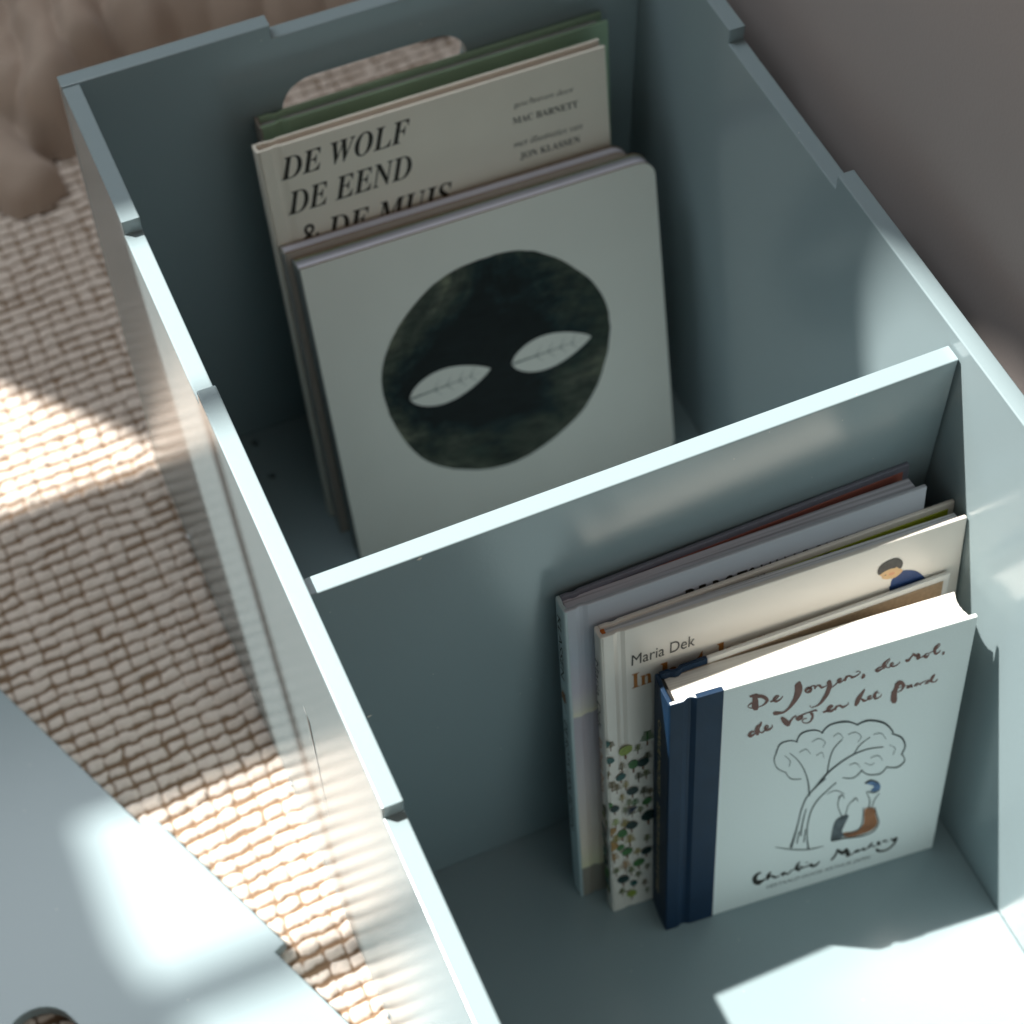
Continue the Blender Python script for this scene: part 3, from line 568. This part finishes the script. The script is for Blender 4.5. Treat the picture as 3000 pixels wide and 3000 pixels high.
prof = [(0.0003, -0.0004), (0.0085, -0.0004), (0.0115, 0.0012), (0.0135, 0.0012), (0.0165, -0.0004), (SU, -0.0004), (SU, 0.0003), (0.0165, 0.0003), (0.0135, 0.0020), (0.0115, 0.0020), (0.0085, 0.0003), (0.0003, 0.0003)]
cs = extrude_profile('cloth_strip', prof, -0.0002, h + 0.0005, navy, fc, bw=0.0003)
cs['label'] = 'navy cloth strip along the hinge'
# the cloth also wraps over the top edge of both boards
extrude_profile('cloth_strip', [(0.0165, -0.0003), (SU, -0.0003), (SU, TC + 0.0004), (0.0165, TC + 0.0004)], h - 0.004, h + 0.0006, navy, fc, bw=0.0006)
hb = extrude_profile('headband', [(0.0028, 0.0040), (0.0050, 0.0040), (0.0050, t - 0.003), (0.0028, t - 0.003)], h - 0.008, h - 0.0028,
     mat('headband_thread', (0.015, 0.013, 0.012), 0.6, 0.4, bump=(2500, 0.8, 0.0006)), sp, bw=0.0005)
ink = mat('brown_ink', (0.205, 0.095, 0.075), 0.6, 0.3, noise=(120, 0.18))
black = mat('black_ink', (0.018, 0.014, 0.008), 0.55, 0.4)
brush_mesh('title_lettering', TITLE, ink, fc)
brush_mesh('name_lettering', NAME, black, fc)
grey_ink = mat('grey_ink', (0.055, 0.065, 0.065), 0.6, 0.3, noise=(60, 0.5))
L_ = lambda ps: [smooth_loop([(x * TOL, z * TOL) for x, z in p]) for p in ps]
print_mesh('illustration_print', [(L_(RUST), mat('rust_wash', (0.33, 0.135, 0.06), 0.6, 0.3, noise=(70, 0.30)), 0.00018),
    (L_(SLATE), mat('slate_wash', (0.10, 0.115, 0.125), 0.6, 0.3, noise=(160, 0.5)), 0.00020),
    (L_(BLUE), mat('blue_wash', (0.10, 0.18, 0.33), 0.6, 0.3, noise=(160, 0.4)), 0.00020)], fc)
brush_mesh('ink_print', INK, grey_ink, fc, 0.00026)
tx = TXT
lettering('lettering', [('VERTAALD DOOR ARTHUR JAPIN', *tx['j3'], 0.1)], mat('grey_print', (0.16, 0.18, 0.18), 0.6, 0.3), fc)
gold = mat('gold_foil', (0.50, 0.36, 0.10), 0.35, 0.5)
def spine_place(u_off):
    return lambda p: (-u_off, p[1], p[0])
def spine_text(body, v0, v1, n0, capn, material, parent, off):
    # reads downward: text x runs down the spine, text up points towards the front board
    V, F = text_pts(body)
    x0, x1, y1 = V[:, 0].min(), V[:, 0].max(), V[:, 1].max()
    vv = [(-off, n0 - capn * y / y1, v0 + (v1 - v0) * (x - x0) / (x1 - x0)) for x, y in V]
    return link('lettering', mesh('lettering', vv, F), material, parent)
# gilt title on the spine, worn and hardly legible in the photo
spine_text('CHARLIE MACKESY', h - 0.030, h - 0.105, 0.0150, 0.0045, gold, sp, 0.0008)
spine_text('DE JONGEN, DE MOL, DE VOS EN HET PAARD', h - 0.115, h - 0.215, 0.0150, 0.0045, gold, sp, 0.0008)

# --- cream picture book with a painted forest
r, w, h, t = book_root('bos', 'picture_book', 'cream hardcover with little painted trees and a dark-haired child, standing in the middle')
cream = mat('cream_cover', (0.80, 0.74, 0.67), 0.33, 0.5, noise=(40, 0.015), bump=(700, 0.06, 0.0002))
grey_pages = page_mat('grey_pages', (0.76, 0.76, 0.78), (0.10, 0.10, 0.12), 0.5, 900)
lime = mat('lime_endpaper', (0.36, 0.40, 0.022), 0.55, 0.4, noise=(50, 0.06))
fc, sp, bc, pg = hard_cover(r, w, h, t, dict(front=cream, spine=cream, back=cream, pages=grey_pages, end=lime), open_ang=0.030, depth=0.0007,
    pages=dict(u0=0.0034, u1=w - 0.0040, n0=0.0036, n1=0.0090, m0=0.0036, m1=0.0074, top=0.0018), groove=(0.0080, 0.0105, 0.0125, 0.0150))
extrude_profile('headband', [(0.0028, 0.0032), (0.0052, 0.0032), (0.0052, t - 0.0028), (0.0028, t - 0.0028)], h - 0.009, h - 0.0012,
     mat('orange_thread', (0.65, 0.17, 0.02), 0.6, 0.4, bump=(2500, 0.8, 0.0006)), sp, bw=0.0004)
charcoal = mat('charcoal_ink', (0.06, 0.057, 0.05), 0.5, 0.4)
orange = mat('orange_ink', (0.42, 0.165, 0.035), 0.5, 0.4, noise=(200, 0.1))
lettering('lettering', [('Maria Dek', *tx['b1'], 0.04)], charcoal, fc)
lettering('lettering', [(style('In', SB), *tx['b2'], 0.0), (style('het bos', SB), *tx['b3'], 0.0)], orange, fc)
S_ = lambda ps: [[(x * TOL, z * TOL) for x, z in p] for p in ps]
print_mesh('child_print', [([smooth_loop(p) for p in S_(SHIRT)], mat('shirt_blue', (0.018, 0.05, 0.16), 0.5, 0.4, noise=(150, 0.15)), 0.00020),
    ([smooth_loop(p) for p in S_(SKIN)], mat('skin_paint', (0.72, 0.45, 0.22), 0.5, 0.4, noise=(200, 0.08)), 0.00026),
    ([smooth_loop(p) for p in S_(BLUSH)], mat('blush_paint', (0.72, 0.33, 0.17), 0.5, 0.4), 0.00030),
    ([smooth_loop(p, 3) for p in S_(HAIR)], mat('hair_paint', (0.055, 0.05, 0.045), 0.55, 0.4, noise=(400, 0.25)), 0.00034),
    ([smooth_loop(p, 3) for p in S_(EYE)], charcoal, 0.00040)], fc)
TREE_COL = dict(b=(0.085, 0.06, 0.018), o=(0.07, 0.085, 0.02), d=(0.03, 0.035, 0.012), y=(0.20, 0.15, 0.03), g=(0.035, 0.10, 0.03),
                l=(0.18, 0.22, 0.04), t=(0.22, 0.12, 0.04), e=(0.012, 0.055, 0.05), k=(0.006, 0.02, 0.018))
tcm = {k: mat('tree_paint', tuple(min(1, q * 1.7) for q in c), 0.5, 0.4, noise=(300, 0.25)) for k, c in TREE_COL.items()}
trunkm = mat('trunk_paint', (0.20, 0.075, 0.025), 0.5, 0.4)
def tree_shapes(trees):
    """painted trees: polygons per colour"""
    out = {k: [] for k in tcm}; trunk = []
    rr = random.Random(5)
    for kind, c, x, z, hh in trees:
        x, z, hh = x * TOL, z * TOL, hh * TOL
        if kind == 'f':
            wd = hh * 0.33
            trunk.append([(x - hh * .035, z), (x + hh * .035, z), (x + hh * .03, z + hh * .45), (x - hh * .03, z + hh * .45)])
            out[c].append([(x - hh * .03, z + hh * .35), (x + hh * .03, z + hh * .35), (x + hh * .02, z + hh), (x - hh * .02, z + hh)])
            for i in range(5):
                zz = z + hh * (0.42 + 0.125 * i)
                ww = wd * (0.95 - 0.11 * i) * rr.uniform(.8, 1.1)
                for s in (-1, 1):
                    out[c].append([(x, zz - hh * .04), (x + s * ww, zz + hh * .055), (x + s * ww * .95, zz + hh * .10), (x, zz + hh * .03)])
        else:
            trunk.append([(x - hh * .045, z), (x + hh * .045, z), (x + hh * .06, z + hh * .45), (x - hh * .06, z + hh * .45)])
            wd = hh * rr.uniform(.26, .35)
            a0 = rr.uniform(-.4, .4)
            out[c].append([(x + wd * math.cos(a) * rr.uniform(.92, 1.08) + a0 * hh * .15 * math.sin(a), z + hh * .67 + hh * .33 * math.sin(a)) for a in np.linspace(0, 6.283, 14, endpoint=False)])
    layers = [(trunk, trunkm, 0.00018)]
    for i, (k, ps) in enumerate(out.items()):
        if ps:
            layers.append((ps, tcm[k], 0.00026 + i * 0.00007))
    return layers
rr = random.Random(11)
extra = []
for i in range(120):                      # the rest of the painted forest, half hidden by the next book
    x = rr.uniform(0.040, w - 0.008); z = rr.uniform(0.006, 0.118)
    extra.append((rr.choice('ffrr'), rr.choice('bodygletk'), x / TOL, z / TOL, rr.uniform(900, 1500)))
birds = [[(0.0105, 0.1075), (0.0165, 0.1090), (0.0195, 0.1115), (0.0150, 0.1105)], [(0.0105, 0.1105), (0.0160, 0.1105), (0.0195, 0.1117), (0.0150, 0.1118)], [(0.0110, 0.1040), (0.0165, 0.1080), (0.0195, 0.1110), (0.0145, 0.1085)]]
print_mesh('forest_print', tree_shapes([tuple(q) for q in TREES] + extra) + [(birds, mat('bird_ink', (0.012, 0.02, 0.05), 0.5, 0.4), 0.0012)], fc, lambda x, z, d: (max(x, 0.0007), -d, z))
sp_trees = [('r', rr.choice('okegd'), (0.0018 + 0.0065 * rr.random()) / TOL, (0.018 + 0.0062 * i) / TOL, rr.uniform(900, 1300)) for i in range(15)]
print_mesh('forest_print', tree_shapes(sp_trees), sp, lambda x, z, d: (-0.0004 - d, min(max(x, 0.0014), t - 0.0014), z))
spine_text('Maria Dek', h - 0.024, h - 0.088, 0.0072, 0.0048, charcoal, sp, 0.0008)
spine_text('In het bos', h - 0.098, h - 0.152, 0.0072, 0.0050, orange, sp, 0.0008)
# small trees printed on the lime endpaper
epk = math.cos(0.030), math.sin(0.030)
def on_end(x, z, d):
    yy = -TC - 0.0004 - d
    return (x * epk[0] - yy * epk[1], x * epk[1] + yy * epk[0] + t, z)
print_mesh('forest_print', tree_shapes([(rr.choice('fr'), rr.choice('dkd'), (0.05 + 0.0105 * i) / TOL, (h - rr.uniform(.018, .023)) / TOL, rr.uniform(1300, 1700)) for i in range(10)] +
    [('f', 'd', 0.163 / TOL, (h - .021) / TOL, 1500)]), bc, on_end)

# --- tall grey-violet picture book
r, w, h, t = book_root('rots', 'picture_book', 'grey-violet hardcover with pale blue spine leaning against the divider')
gv = mat('watercolour_cover', (0.4, 0.42, 0.46), 0.6, 0.35, bump=(900, 0.15, 0.0002))
nt = gv.node_tree
b = nt.nodes['Principled BSDF']; tc = nt.nodes['Texture Coordinate']
sx = nt.nodes.new('ShaderNodeSeparateXYZ'); nt.links.new(tc.outputs['Object'], sx.inputs[0])
nz = nt.nodes.new('ShaderNodeTexNoise'); nz.inputs['Scale'].default_value = 22; nz.inputs['Detail'].default_value = 4
nt.links.new(tc.outputs['Object'], nz.inputs['Vector'])
ma = nt.nodes.new('ShaderNodeMath'); ma.operation = 'MULTIPLY_ADD'; ma.inputs[1].default_value = 0.016; ma.inputs[2].default_value = -0.008
nt.links.new(nz.outputs['Fac'], ma.inputs[0])
ad = nt.nodes.new('ShaderNodeMath'); ad.operation = 'ADD'
nt.links.new(sx.outputs['Z'], ad.inputs[0]); nt.links.new(ma.outputs[0], ad.inputs[1])
dvn = nt.nodes.new('ShaderNodeMath'); dvn.operation = 'DIVIDE'; dvn.inputs[1].default_value = h
nt.links.new(ad.outputs[0], dvn.inputs[0])
cr = nt.nodes.new('ShaderNodeValToRGB')
el = cr.color_ramp.elements
stops = [(0.0, (0.20, 0.185, 0.16)), (0.110, (0.22, 0.20, 0.17)), (0.116, (0.60, 0.57, 0.40)), (0.20, (0.58, 0.51, 0.44)), (0.42, (0.46, 0.42, 0.43)), (0.60, (0.36, 0.335, 0.38)),
         (0.664, (0.34, 0.32, 0.37)), (0.670, (0.58, 0.56, 0.45)), (0.69, (0.50, 0.48, 0.46)), (0.75, (0.41, 0.39, 0.45)), (0.86, (0.35, 0.39, 0.46)), (1.0, (0.37, 0.39, 0.44))]
while len(el) < len(stops):
    el.new(0.5)
for e, (p_, c_) in zip(el, stops):
    e.position = p_; e.color = (*[min(1, q_ * 1.38) for q_ in (c_[0] * 1.03, c_[1], c_[2] * 0.98)], 1)
nt.links.new(dvn.outputs[0], cr.inputs['Fac'])
nt.links.new(cr.outputs['Color'], b.inputs['Base Color'])
palebl = mat('pale_blue_spine', (0.56, 0.66, 0.68), 0.5, 0.4, noise=(40, 0.03))
slate = mat('slate_back_cover', (0.22, 0.225, 0.28), 0.5, 0.5, noise=(400, 0.06))
lilac_pages = page_mat('lilac_pages', (0.72, 0.69, 0.76), (0.10, 0.09, 0.12), 0.55, 420)
redend = mat('red_endpaper', (0.50, 0.17, 0.13), 0.7, 0.3, noise=(60, 0.06))
fc, sp, bc, pg = hard_cover(r, w, h, t, dict(front=gv, spine=palebl, back=slate, pages=lilac_pages, end=redend), open_ang=0.0415, depth=0.0008,
    pages=dict(u0=0.0034, u1=w - 0.0045, n0=0.0040, n1=0.0112, m0=0.0044, m1=0.0130, top=0.0032))
spine_text('KLASSEN', h - 0.010, h - 0.066, 0.0088, 0.0052, black, sp, 0.0008)
spine_text('DE ROTS VAN BOVEN', h - 0.108, h - 0.222, 0.0088, 0.0052, black, sp, 0.0008)
leafm = mat('leaf_print', (0.30, 0.14, 0.06), 0.5, 0.4, noise=(400, 0.3))
lv = []
for i in range(22):
    a = 6.283 * i / 22
    rad = (0.0046 if i % 4 == 0 else 0.0026 if i % 2 else 0.0034)
    lv.append((-0.0008, t / 2 + rad * math.cos(a), h - 0.084 + 1.6 * rad * math.sin(a)))
link('leaf_print', mesh('leaf_print', lv, [tuple(range(22))]), leafm, sp)
link('leaf_print', mesh('leaf_print', [(-0.00082, t / 2 - .0003, h - 0.088), (-0.00082, t / 2 + .0003, h - 0.088), (-0.00082, t / 2 - .0028, h - 0.097), (-0.00082, t / 2 - .0034, h - 0.0965)], [(0, 1, 2, 3)]), charcoal, sp)
a_, b_ = ROTS_T
lettering('lettering', [('DE ROTS VAN BOVEN', (a_[0], a_[1] - 2680), (b_[0], b_[1] - 2680), (a_[0], a_[1] - 380), 0.0)], black, fc)

# --- landscape-format white hardcover with italic title
r, w, h, t = book_root('wolf', 'picture_book', 'off-white hardcover with large black italic capitals')
offw = mat('offwhite_cover', (0.87, 0.80, 0.69), 0.5, 0.4, noise=(25, 0.02))
blush = page_mat('blush_pages', (0.50, 0.41, 0.37), (0.25, 0.18, 0.15), 0.5, 900)
fc, sp, bc, pg = hard_cover(r, w, h, t, dict(front=offw, spine=offw, back=offw, pages=blush), depth=0.0009, open_ang=0.004,
    pages=dict(u0=0.0034, u1=w - 0.0045, n0=0.0030, n1=0.0084, m0=0.0030, m1=0.0084, top=0.0042), groove=(0.0095, 0.0120, 0.0140, 0.0170))
lettering('lettering', [(style('DE WOLF', BI), *tx['w1'], 0.08), (style('DE EEND', BI), *tx['w2'], 0.08), ('& ' + style('DE MUIS', BI), *tx['w3'], 0.08)], black, fc)
greyp = mat('dark_grey_print', (0.05, 0.05, 0.045), 0.6, 0.3)
lettering('lettering', [(style('geschreven door', MI), *tx['w4'], 0.0), (style('MAC BARNETT', SB), *tx['w5'], 0.0), (style('met illustraties van', MI), *tx['w6'], 0.0), (style('JON KLASSEN', SB), *tx['w7'], 0.0)], greyp, fc)

# --- green hardcover at the very back
r, w, h, t = book_root('green', 'picture_book', 'green hardcover standing behind the white one against the handle slot')
green = mat('green_cover', (0.40, 0.58, 0.41), 0.42, 0.5, noise=(14, 0.10))
greyc = mat('grey_cloth_spine', (0.42, 0.38, 0.34), 0.7, 0.3)
fc, sp, bc, pg = hard_cover(r, w, h, t, dict(front=green, spine=greyc, back=green, pages=lilac_pages), depth=0.0016, open_ang=0.0,
    pages=dict(u0=0.0034, u1=w - 0.0045, n0=0.0034, n1=0.0100, m0=0.0034, m1=0.0100, top=0.0042), groove=(0.0100, 0.0135, 0.0155, 0.0200))

# --- two thick board books with rounded corners
def rounded(w, h, rc, u0=0.0):
    p = [(u0, 0)]
    p += [(w - rc + rc * math.sin(a), rc - rc * math.cos(a)) for a in np.linspace(0, math.pi / 2, 9)]
    p += [(w - rc + rc * math.cos(a), h - rc + rc * math.sin(a)) for a in np.linspace(0, math.pi / 2, 9)]
    p += [(u0, h)]
    return p
brown_board = mat('raw_board_edge', (0.17, 0.105, 0.06), 0.8, 0.2)
def board_book(key, label, cover, spine_m, layers):
    r, w, h, t = book_root(key, 'board_book', label)
    rc = 0.0125
    def sheet(name, n0, n1, face, edge, inset=0.0):
        o = plate(name, rounded(w - inset, h - inset, rc, 0.0013), [], n1 - n0, 0.0001, lambda x, y, z: Vector((x, (n0 + n1) / 2 - z, y)), [face, edge], r)
        for p in o.data.polygons:
            p.material_index = 0 if abs(p.normal.y) > 0.9 else 1
        return o
    fc = sheet('front_cover', 0.0, 0.0017, cover, brown_board)
    n = 0.0017
    for thick, m_ in layers:
        sheet('pages', n + 0.00005, n + thick - 0.00005, m_, m_, 0.0003)
        n += thick
    sheet('back_cover', n, n + 0.0017, cover, brown_board)
    t = n + 0.0017
    sp = extrude_profile('spine', [(0, 0.0008), (0.0002, 0), (0.0013, 0), (0.0013, t), (0.0002, t), (0, t - 0.0008)], 0, h, spine_m, r, bw=0.0003)
    return r, fc, sp, w, h, t
lil = page_mat('white_board_pages', (0.58, 0.57, 0.63), (0.40, 0.38, 0.42), 0.4, 500)
grb = page_mat('grey_board_pages', (0.33, 0.33, 0.36), (0.18, 0.18, 0.19), 0.5, 600)
grn = page_mat('green_board_page', (0.10, 0.14, 0.06), (0.05, 0.08, 0.03), 0.4, 600)
pinkc = mat('cream_pink_cover', (0.52, 0.44, 0.38), 0.5, 0.4)
sage = mat('pale_sage_cover', (0.83, 0.805, 0.74), 0.36, 0.5, noise=(20, 0.015))
board_book('back2', 'thick cream board book wedged between the disc cover and the italic title', pinkc, mat('stone_spine', (0.33, 0.32, 0.30), 0.5, 0.4), [(0.0070, lil)])
r, fc, sp, w, h, t = board_book('circle', 'pale sage board book with a big dark round painted disc on its cover', sage, mat('dark_spine', (0.17, 0.19, 0.185), 0.5, 0.4), [(0.0048, lil), (0.0050, grb), (0.0018, grn)])
# painted disc: mottled dark stone with two pale leaves
dm = mat('stone_paint', (0.02, 0.03, 0.03), 0.45, 0.18)
nt = dm.node_tree; b = nt.nodes['Principled BSDF']; tc = nt.nodes['Texture Coordinate']
def tex(scale, detail, rough, sxyz=(1, 1, 1), off=0.0):
    mp = nt.nodes.new('ShaderNodeMapping'); mp.inputs['Scale'].default_value = sxyz; mp.inputs['Location'].default_value = (off, off, off)
    nt.links.new(tc.outputs['Object'], mp.inputs['Vector'])
    n = nt.nodes.new('ShaderNodeTexNoise'); n.inputs['Scale'].default_value = scale; n.inputs['Detail'].default_value = detail; n.inputs['Roughness'].default_value = rough
    n.inputs['Distortion'].default_value = 0.6
    nt.links.new(mp.outputs['Vector'], n.inputs['Vector'])
    return n
n1 = tex(11, 10, 0.70, (0.9, 1, 1.2), 3.3)
c1 = nt.nodes.new('ShaderNodeValToRGB')
e = c1.color_ramp.elements
e[0].position = 0.40; e[0].color = (0.004, 0.008, 0.0085, 1)
e[1].position = 0.67; e[1].color = (0.19, 0.20, 0.14, 1)
q = e.new(0.46); q.color = (0.010, 0.026, 0.028, 1)
q = e.new(0.53); q.color = (0.045, 0.058, 0.045, 1)
q = e.new(0.60); q.color = (0.085, 0.095, 0.075, 1)
sep = nt.nodes.new('ShaderNodeVectorMath'); sep.operation = 'DISTANCE'
sep.inputs[1].default_value = (0.122, 0.0, 0.128)
nt.links.new(tc.outputs['Object'], sep.inputs[0])
rad = nt.nodes.new('ShaderNodeMath'); rad.operation = 'MULTIPLY_ADD'; rad.inputs[1].default_value = 2.6; rad.inputs[2].default_value = -0.185
nt.links.new(sep.outputs['Value'], rad.inputs[0])
sm_ = nt.nodes.new('ShaderNodeMath'); sm_.operation = 'ADD'
nt.links.new(n1.outputs['Fac'], sm_.inputs[0]); nt.links.new(rad.outputs[0], sm_.inputs[1])
nt.links.new(sm_.outputs[0], c1.inputs['Fac'])
n2 = tex(90, 6, 0.7, (0.5, 1, 1.6), 0.4)
mx = nt.nodes.new('ShaderNodeMix'); mx.data_type = 'RGBA'; mx.blend_type = 'OVERLAY'; mx.inputs['Factor'].default_value = 0.75
nt.links.new(c1.outputs['Color'], mx.inputs[6])
c2 = nt.nodes.new('ShaderNodeValToRGB'); c2.color_ramp.elements[0].position = 0.3; c2.color_ramp.elements[1].position = 0.75
c2.color_ramp.elements[0].color = (0.12, 0.12, 0.12, 1); c2.color_ramp.elements[1].color = (0.85, 0.85, 0.80, 1)
nt.links.new(n2.outputs['Fac'], c2.inputs['Fac']); nt.links.new(c2.outputs['Color'], mx.inputs[7])
nt.links.new(mx.outputs[2], b.inputs['Base Color'])
P = [(x * TOL, z * TOL) for x, z in DISC_PX]
cx, cz, rx, rz = (v * TOL for v in DISC_C)
rr = random.Random(2)
print_mesh('disc_print', [([[(cx + rx * (1 + 0.012 * math.sin(3 * a + 1) + 0.010 * math.sin(5 * a) + rr.uniform(-.004, .004)) * math.cos(a),
                            cz + rz * (1 + 0.010 * math.sin(2 * a) + 0.008 * math.sin(7 * a) + rr.uniform(-.004, .004)) * math.sin(a)) for a in np.linspace(0, 6.2832, 90, endpoint=False)]], dm, 0.00018)], fc)
palem = mat('pale_leaf_paint', (0.83, 0.805, 0.74), 0.36, 0.5)
def leaf(a, b, wd):
    a, b = np.array(a, float) * TOL, np.array(b, float) * TOL
    d = b - a; n = np.array([-d[1], d[0]])
    up = [tuple(a + d * s + n * wd * math.sin(math.pi * s ** 0.8) ** 0.8) for s in np.linspace(0, 1, 18)]
    dn = [tuple(a + d * s - n * wd * math.sin(math.pi * s ** 0.8) ** 0.8) for s in np.linspace(1, 0, 18)][1:-1]
    return up + dn
rib = []
for a, b in LEAF:
    a, b = np.array(a, float) * TOL, np.array(b, float) * TOL
    d = b - a; n = np.array([-d[1], d[0]])
    rib.append([tuple(a + n * .012), tuple(a - n * .012), tuple(a + d * .92)])
    for s in (0.30, 0.45, 0.60, 0.74):
        for sg in (-1, 1):
            rib.append([tuple(a + d * s), tuple(a + d * (s + .012)), tuple(a + d * (s + .10) + n * sg * .13)])
print_mesh('leaf_print', [([leaf(a, b, 0.235) for a, b in LEAF], palem, 0.00026), (rib, mat('leaf_vein_paint', (0.10, 0.12, 0.11), 0.5, 0.4), 0.00034)], fc)

# ------------------------------------------------------------------ loose crate panel on the rug
PZ = -0.632 * 0.6
e0, e1, t0, t1, e2, e3 = (Vector((*PANEL[k], 0)).to_2d() for k in ('e0', 'e1', 't0', 't1', 'e2', 'e3'))
ed = (e3 - e0).normalized()
inn = Vector((ed.y, -ed.x))
if inn.x > 0:
    inn = -inn
A0 = e0 - ed * 0.06
A1 = e3 + ed * 0.05
out2 = [A0, e1, t0, t1, e2, A1, A1 + inn * 0.34, A0 + inn * 0.34]
h0, h1, h2 = (Vector(PANEL[k]) for k in ('h0', 'h1', 'h2'))
HC = h1 + (h0 + h2 - 2 * h1).normalized() * 0.0235
ax = ed
side = Vector((-ax.y, ax.x))
R2 = 0.0235
L2 = 0.10
hole2 = [HC + (-ax * math.cos(a) + side * math.sin(a)) * R2 for a in np.linspace(-math.pi / 2, math.pi / 2, 14)]
hole2 += [HC + ax * L2 + (ax * math.cos(a) - side * math.sin(a)) * R2 for a in np.linspace(-math.pi / 2, math.pi / 2, 14)]
lp = empty('loose_panel', (A0.x, A0.y, PZ - T))
L0 = Vector(lp.location)
o = plate('board', [tuple(p) for p in out2], [[tuple(p) for p in hole2]], T, EB, lambda x, y, z: Vector((x, y, PZ - T / 2 + z)) - L0, paint, lp)
tag(lp, 'loose blue-green board with a tab and handle hole lying flat on the rug', 'board')

# ------------------------------------------------------------------ crumpled blanket behind the crate
bx = np.linspace(-0.45, WALL_X - 0.006, 330)
by = np.linspace(0.24, 0.86, 230)
BX, BY = np.meshgrid(bx, by, indexing='ij')
hb_ = np.zeros_like(BX)
def seg_d(px, py, a, b):
    d = np.array(b) - np.array(a)
    tt = np.clip(((px - a[0]) * d[0] + (py - a[1]) * d[1]) / (d @ d), 0, 1)
    return np.hypot(px - a[0] - tt * d[0], py - a[1] - tt * d[1])
qx = BX + 0.036 * vnoise(BX, BY, 14, 21) + 0.008 * vnoise(BX, BY, 40, 24)
qy = BY + 0.030 * vnoise(BX, BY, 14, 22) + 0.008 * vnoise(BX, BY, 40, 25)
more = [([[-0.10, 0.62], [-0.075, 0.45]], .05, .12), ([[-0.17, 0.60], [-0.14, 0.43]], .05, .11), ([[-0.24, 0.58], [-0.20, 0.44]], .05, .1), ([[-0.32, 0.60], [-0.30, 0.45]], .06, .1),
        ([[-0.4, 0.75], [0.7, 0.72]], .10, .12)]
for pts, rad, hh in [tuple(f) for f in FOLDS] + more:
    for a, b in zip(pts[:-1], pts[1:]):
        dd = seg_d(qx, qy, a, b) / (rad * 0.66)
        hb_ = np.maximum(hb_, 0.70 * hh * np.sqrt(np.clip(1 - dd ** 2, 0, 1)))
cover = hb_ > 0.002
hz = RUG_Z - 0.004 + np.where(cover, 0.010 + hb_ + 0.006 * vnoise(BX, BY, 60, 23), -0.004)
idx = np.arange(BX.size).reshape(BX.shape)
q4 = np.stack([idx[:-1, :-1], idx[1:, :-1], idx[1:, 1:], idx[:-1, 1:]], -1).reshape(-1, 4)
keep = cover.ravel()[q4].any(axis=1)
q4 = q4[keep]
used = np.unique(q4)
remap = -np.ones(BX.size, int); remap[used] = np.arange(len(used))
bv = np.stack([BX, BY, hz], -1).reshape(-1, 3)[used]
lin = mat('linen_blanket', (0.46, 0.365, 0.30), 0.9, 0.15, noise=(9, 0.05), bump=(700, 0.4, 0.0008), sheen=0.2)
bl = link('blanket', mesh('blanket', bv, [tuple(int(i) for i in f) for f in remap[q4]], True), lin)
sm = bl.modifiers.new('smooth', 'SMOOTH'); sm.factor = 0.6; sm.iterations = 3
tag(bl, 'crumpled beige linen blanket heaped on the rug behind the crate', 'blanket')

# ------------------------------------------------------------------ the window the sunlight comes through
WY = 0.80
def win(a, b, wy=WY):
    """the point of the window plane whose shadow reaches (a, b) on the plane of the crate's rim (units of the survey, 0.6 m)"""
    a, b = a * 0.6, b * 0.6
    k = (wy - b) / 0.405
    return (a - 0.483 * k, k)
frame_m = mat('window_paint', (0.75, 0.75, 0.73), 0.4, 0.5)
blocker_m = mat('sun_blocker_surface', (0.55, 0.53, 0.50), 0.9, 0.2, sheen=0.2)  # surface of the two added sheets that block the sun out of view
XL, XR = -3.6, 1.6
def rail(b0, b1):
    z0, z1 = win(0, b1)[1], win(0, b0)[1]
    return min(z0, z1), max(z0, z1)
wf = empty('window_frame', (-1.2, WY, 0.9))
def wplate(name, pts, th, m_, parent, y=WY):
    base = Vector(parent.location) if parent else Vector((0, 0, 0))
    return plate(name, pts, [], th, 0.002, lambda x, z, d: Vector((x, y + d, z)) - base, m_, parent)
z0, z1 = rail(-0.431, -0.453)
wplate('glazing_bar', [(XL, z0), (XR, z0), (XR, z1), (XL, z1)], 0.02, frame_m, wf)
z0, z1 = rail(0.262, -0.185)
wplate('transom', [(XL, z0), (XR, z0), (XR, z1), (XL, z1)], 0.02, frame_m, wf)
tag(wf, 'painted window frame with a glazing bar above a deep transom', 'window frame')
rb = [(-1.2, 1.31), (-0.315, 0.30), (0.23, -0.203), (0.47, -0.425), (0.565, -0.452), (0.600, -0.487), (0.637, -0.55), (0.652, -0.62), (0.656, -0.75), (0.657, -1.8)]
pts = [win(*p, WY + 0.04) for p in rb]
pts = pts + [(3.2, pts[-1][1]), (3.2, pts[0][1])]
dr = plate('drape', pts, [], 0.02, 0.002, lambda x, z, d: Vector((x, WY + 0.04 + d, z)), blocker_m)  # unseen sheet added here, its edge cut to shape the sunlit patches
tag(dr, 'added unseen sheet blocking the sun at the wall side of the window', 'sun blocker')
lb = [(-0.60, 1.31), (-0.60, 0.30), (-0.555, -0.16), (-0.552, -0.37), (-0.53, -0.45), (-0.49, -0.60), (-0.42, -1.8)]
pts = [win(*p, WY + 0.04) for p in lb]
pts = pts + [(-6.0, pts[-1][1]), (-6.0, pts[0][1])]
dl = plate('drape', pts, [], 0.02, 0.002, lambda x, z, d: Vector((x, WY + 0.04 + d, z)), blocker_m)  # second added sheet, out of view, trims the left edge of the sunlight
tag(dl, 'added unseen sheet blocking the sun at the far side of the window', 'sun blocker')
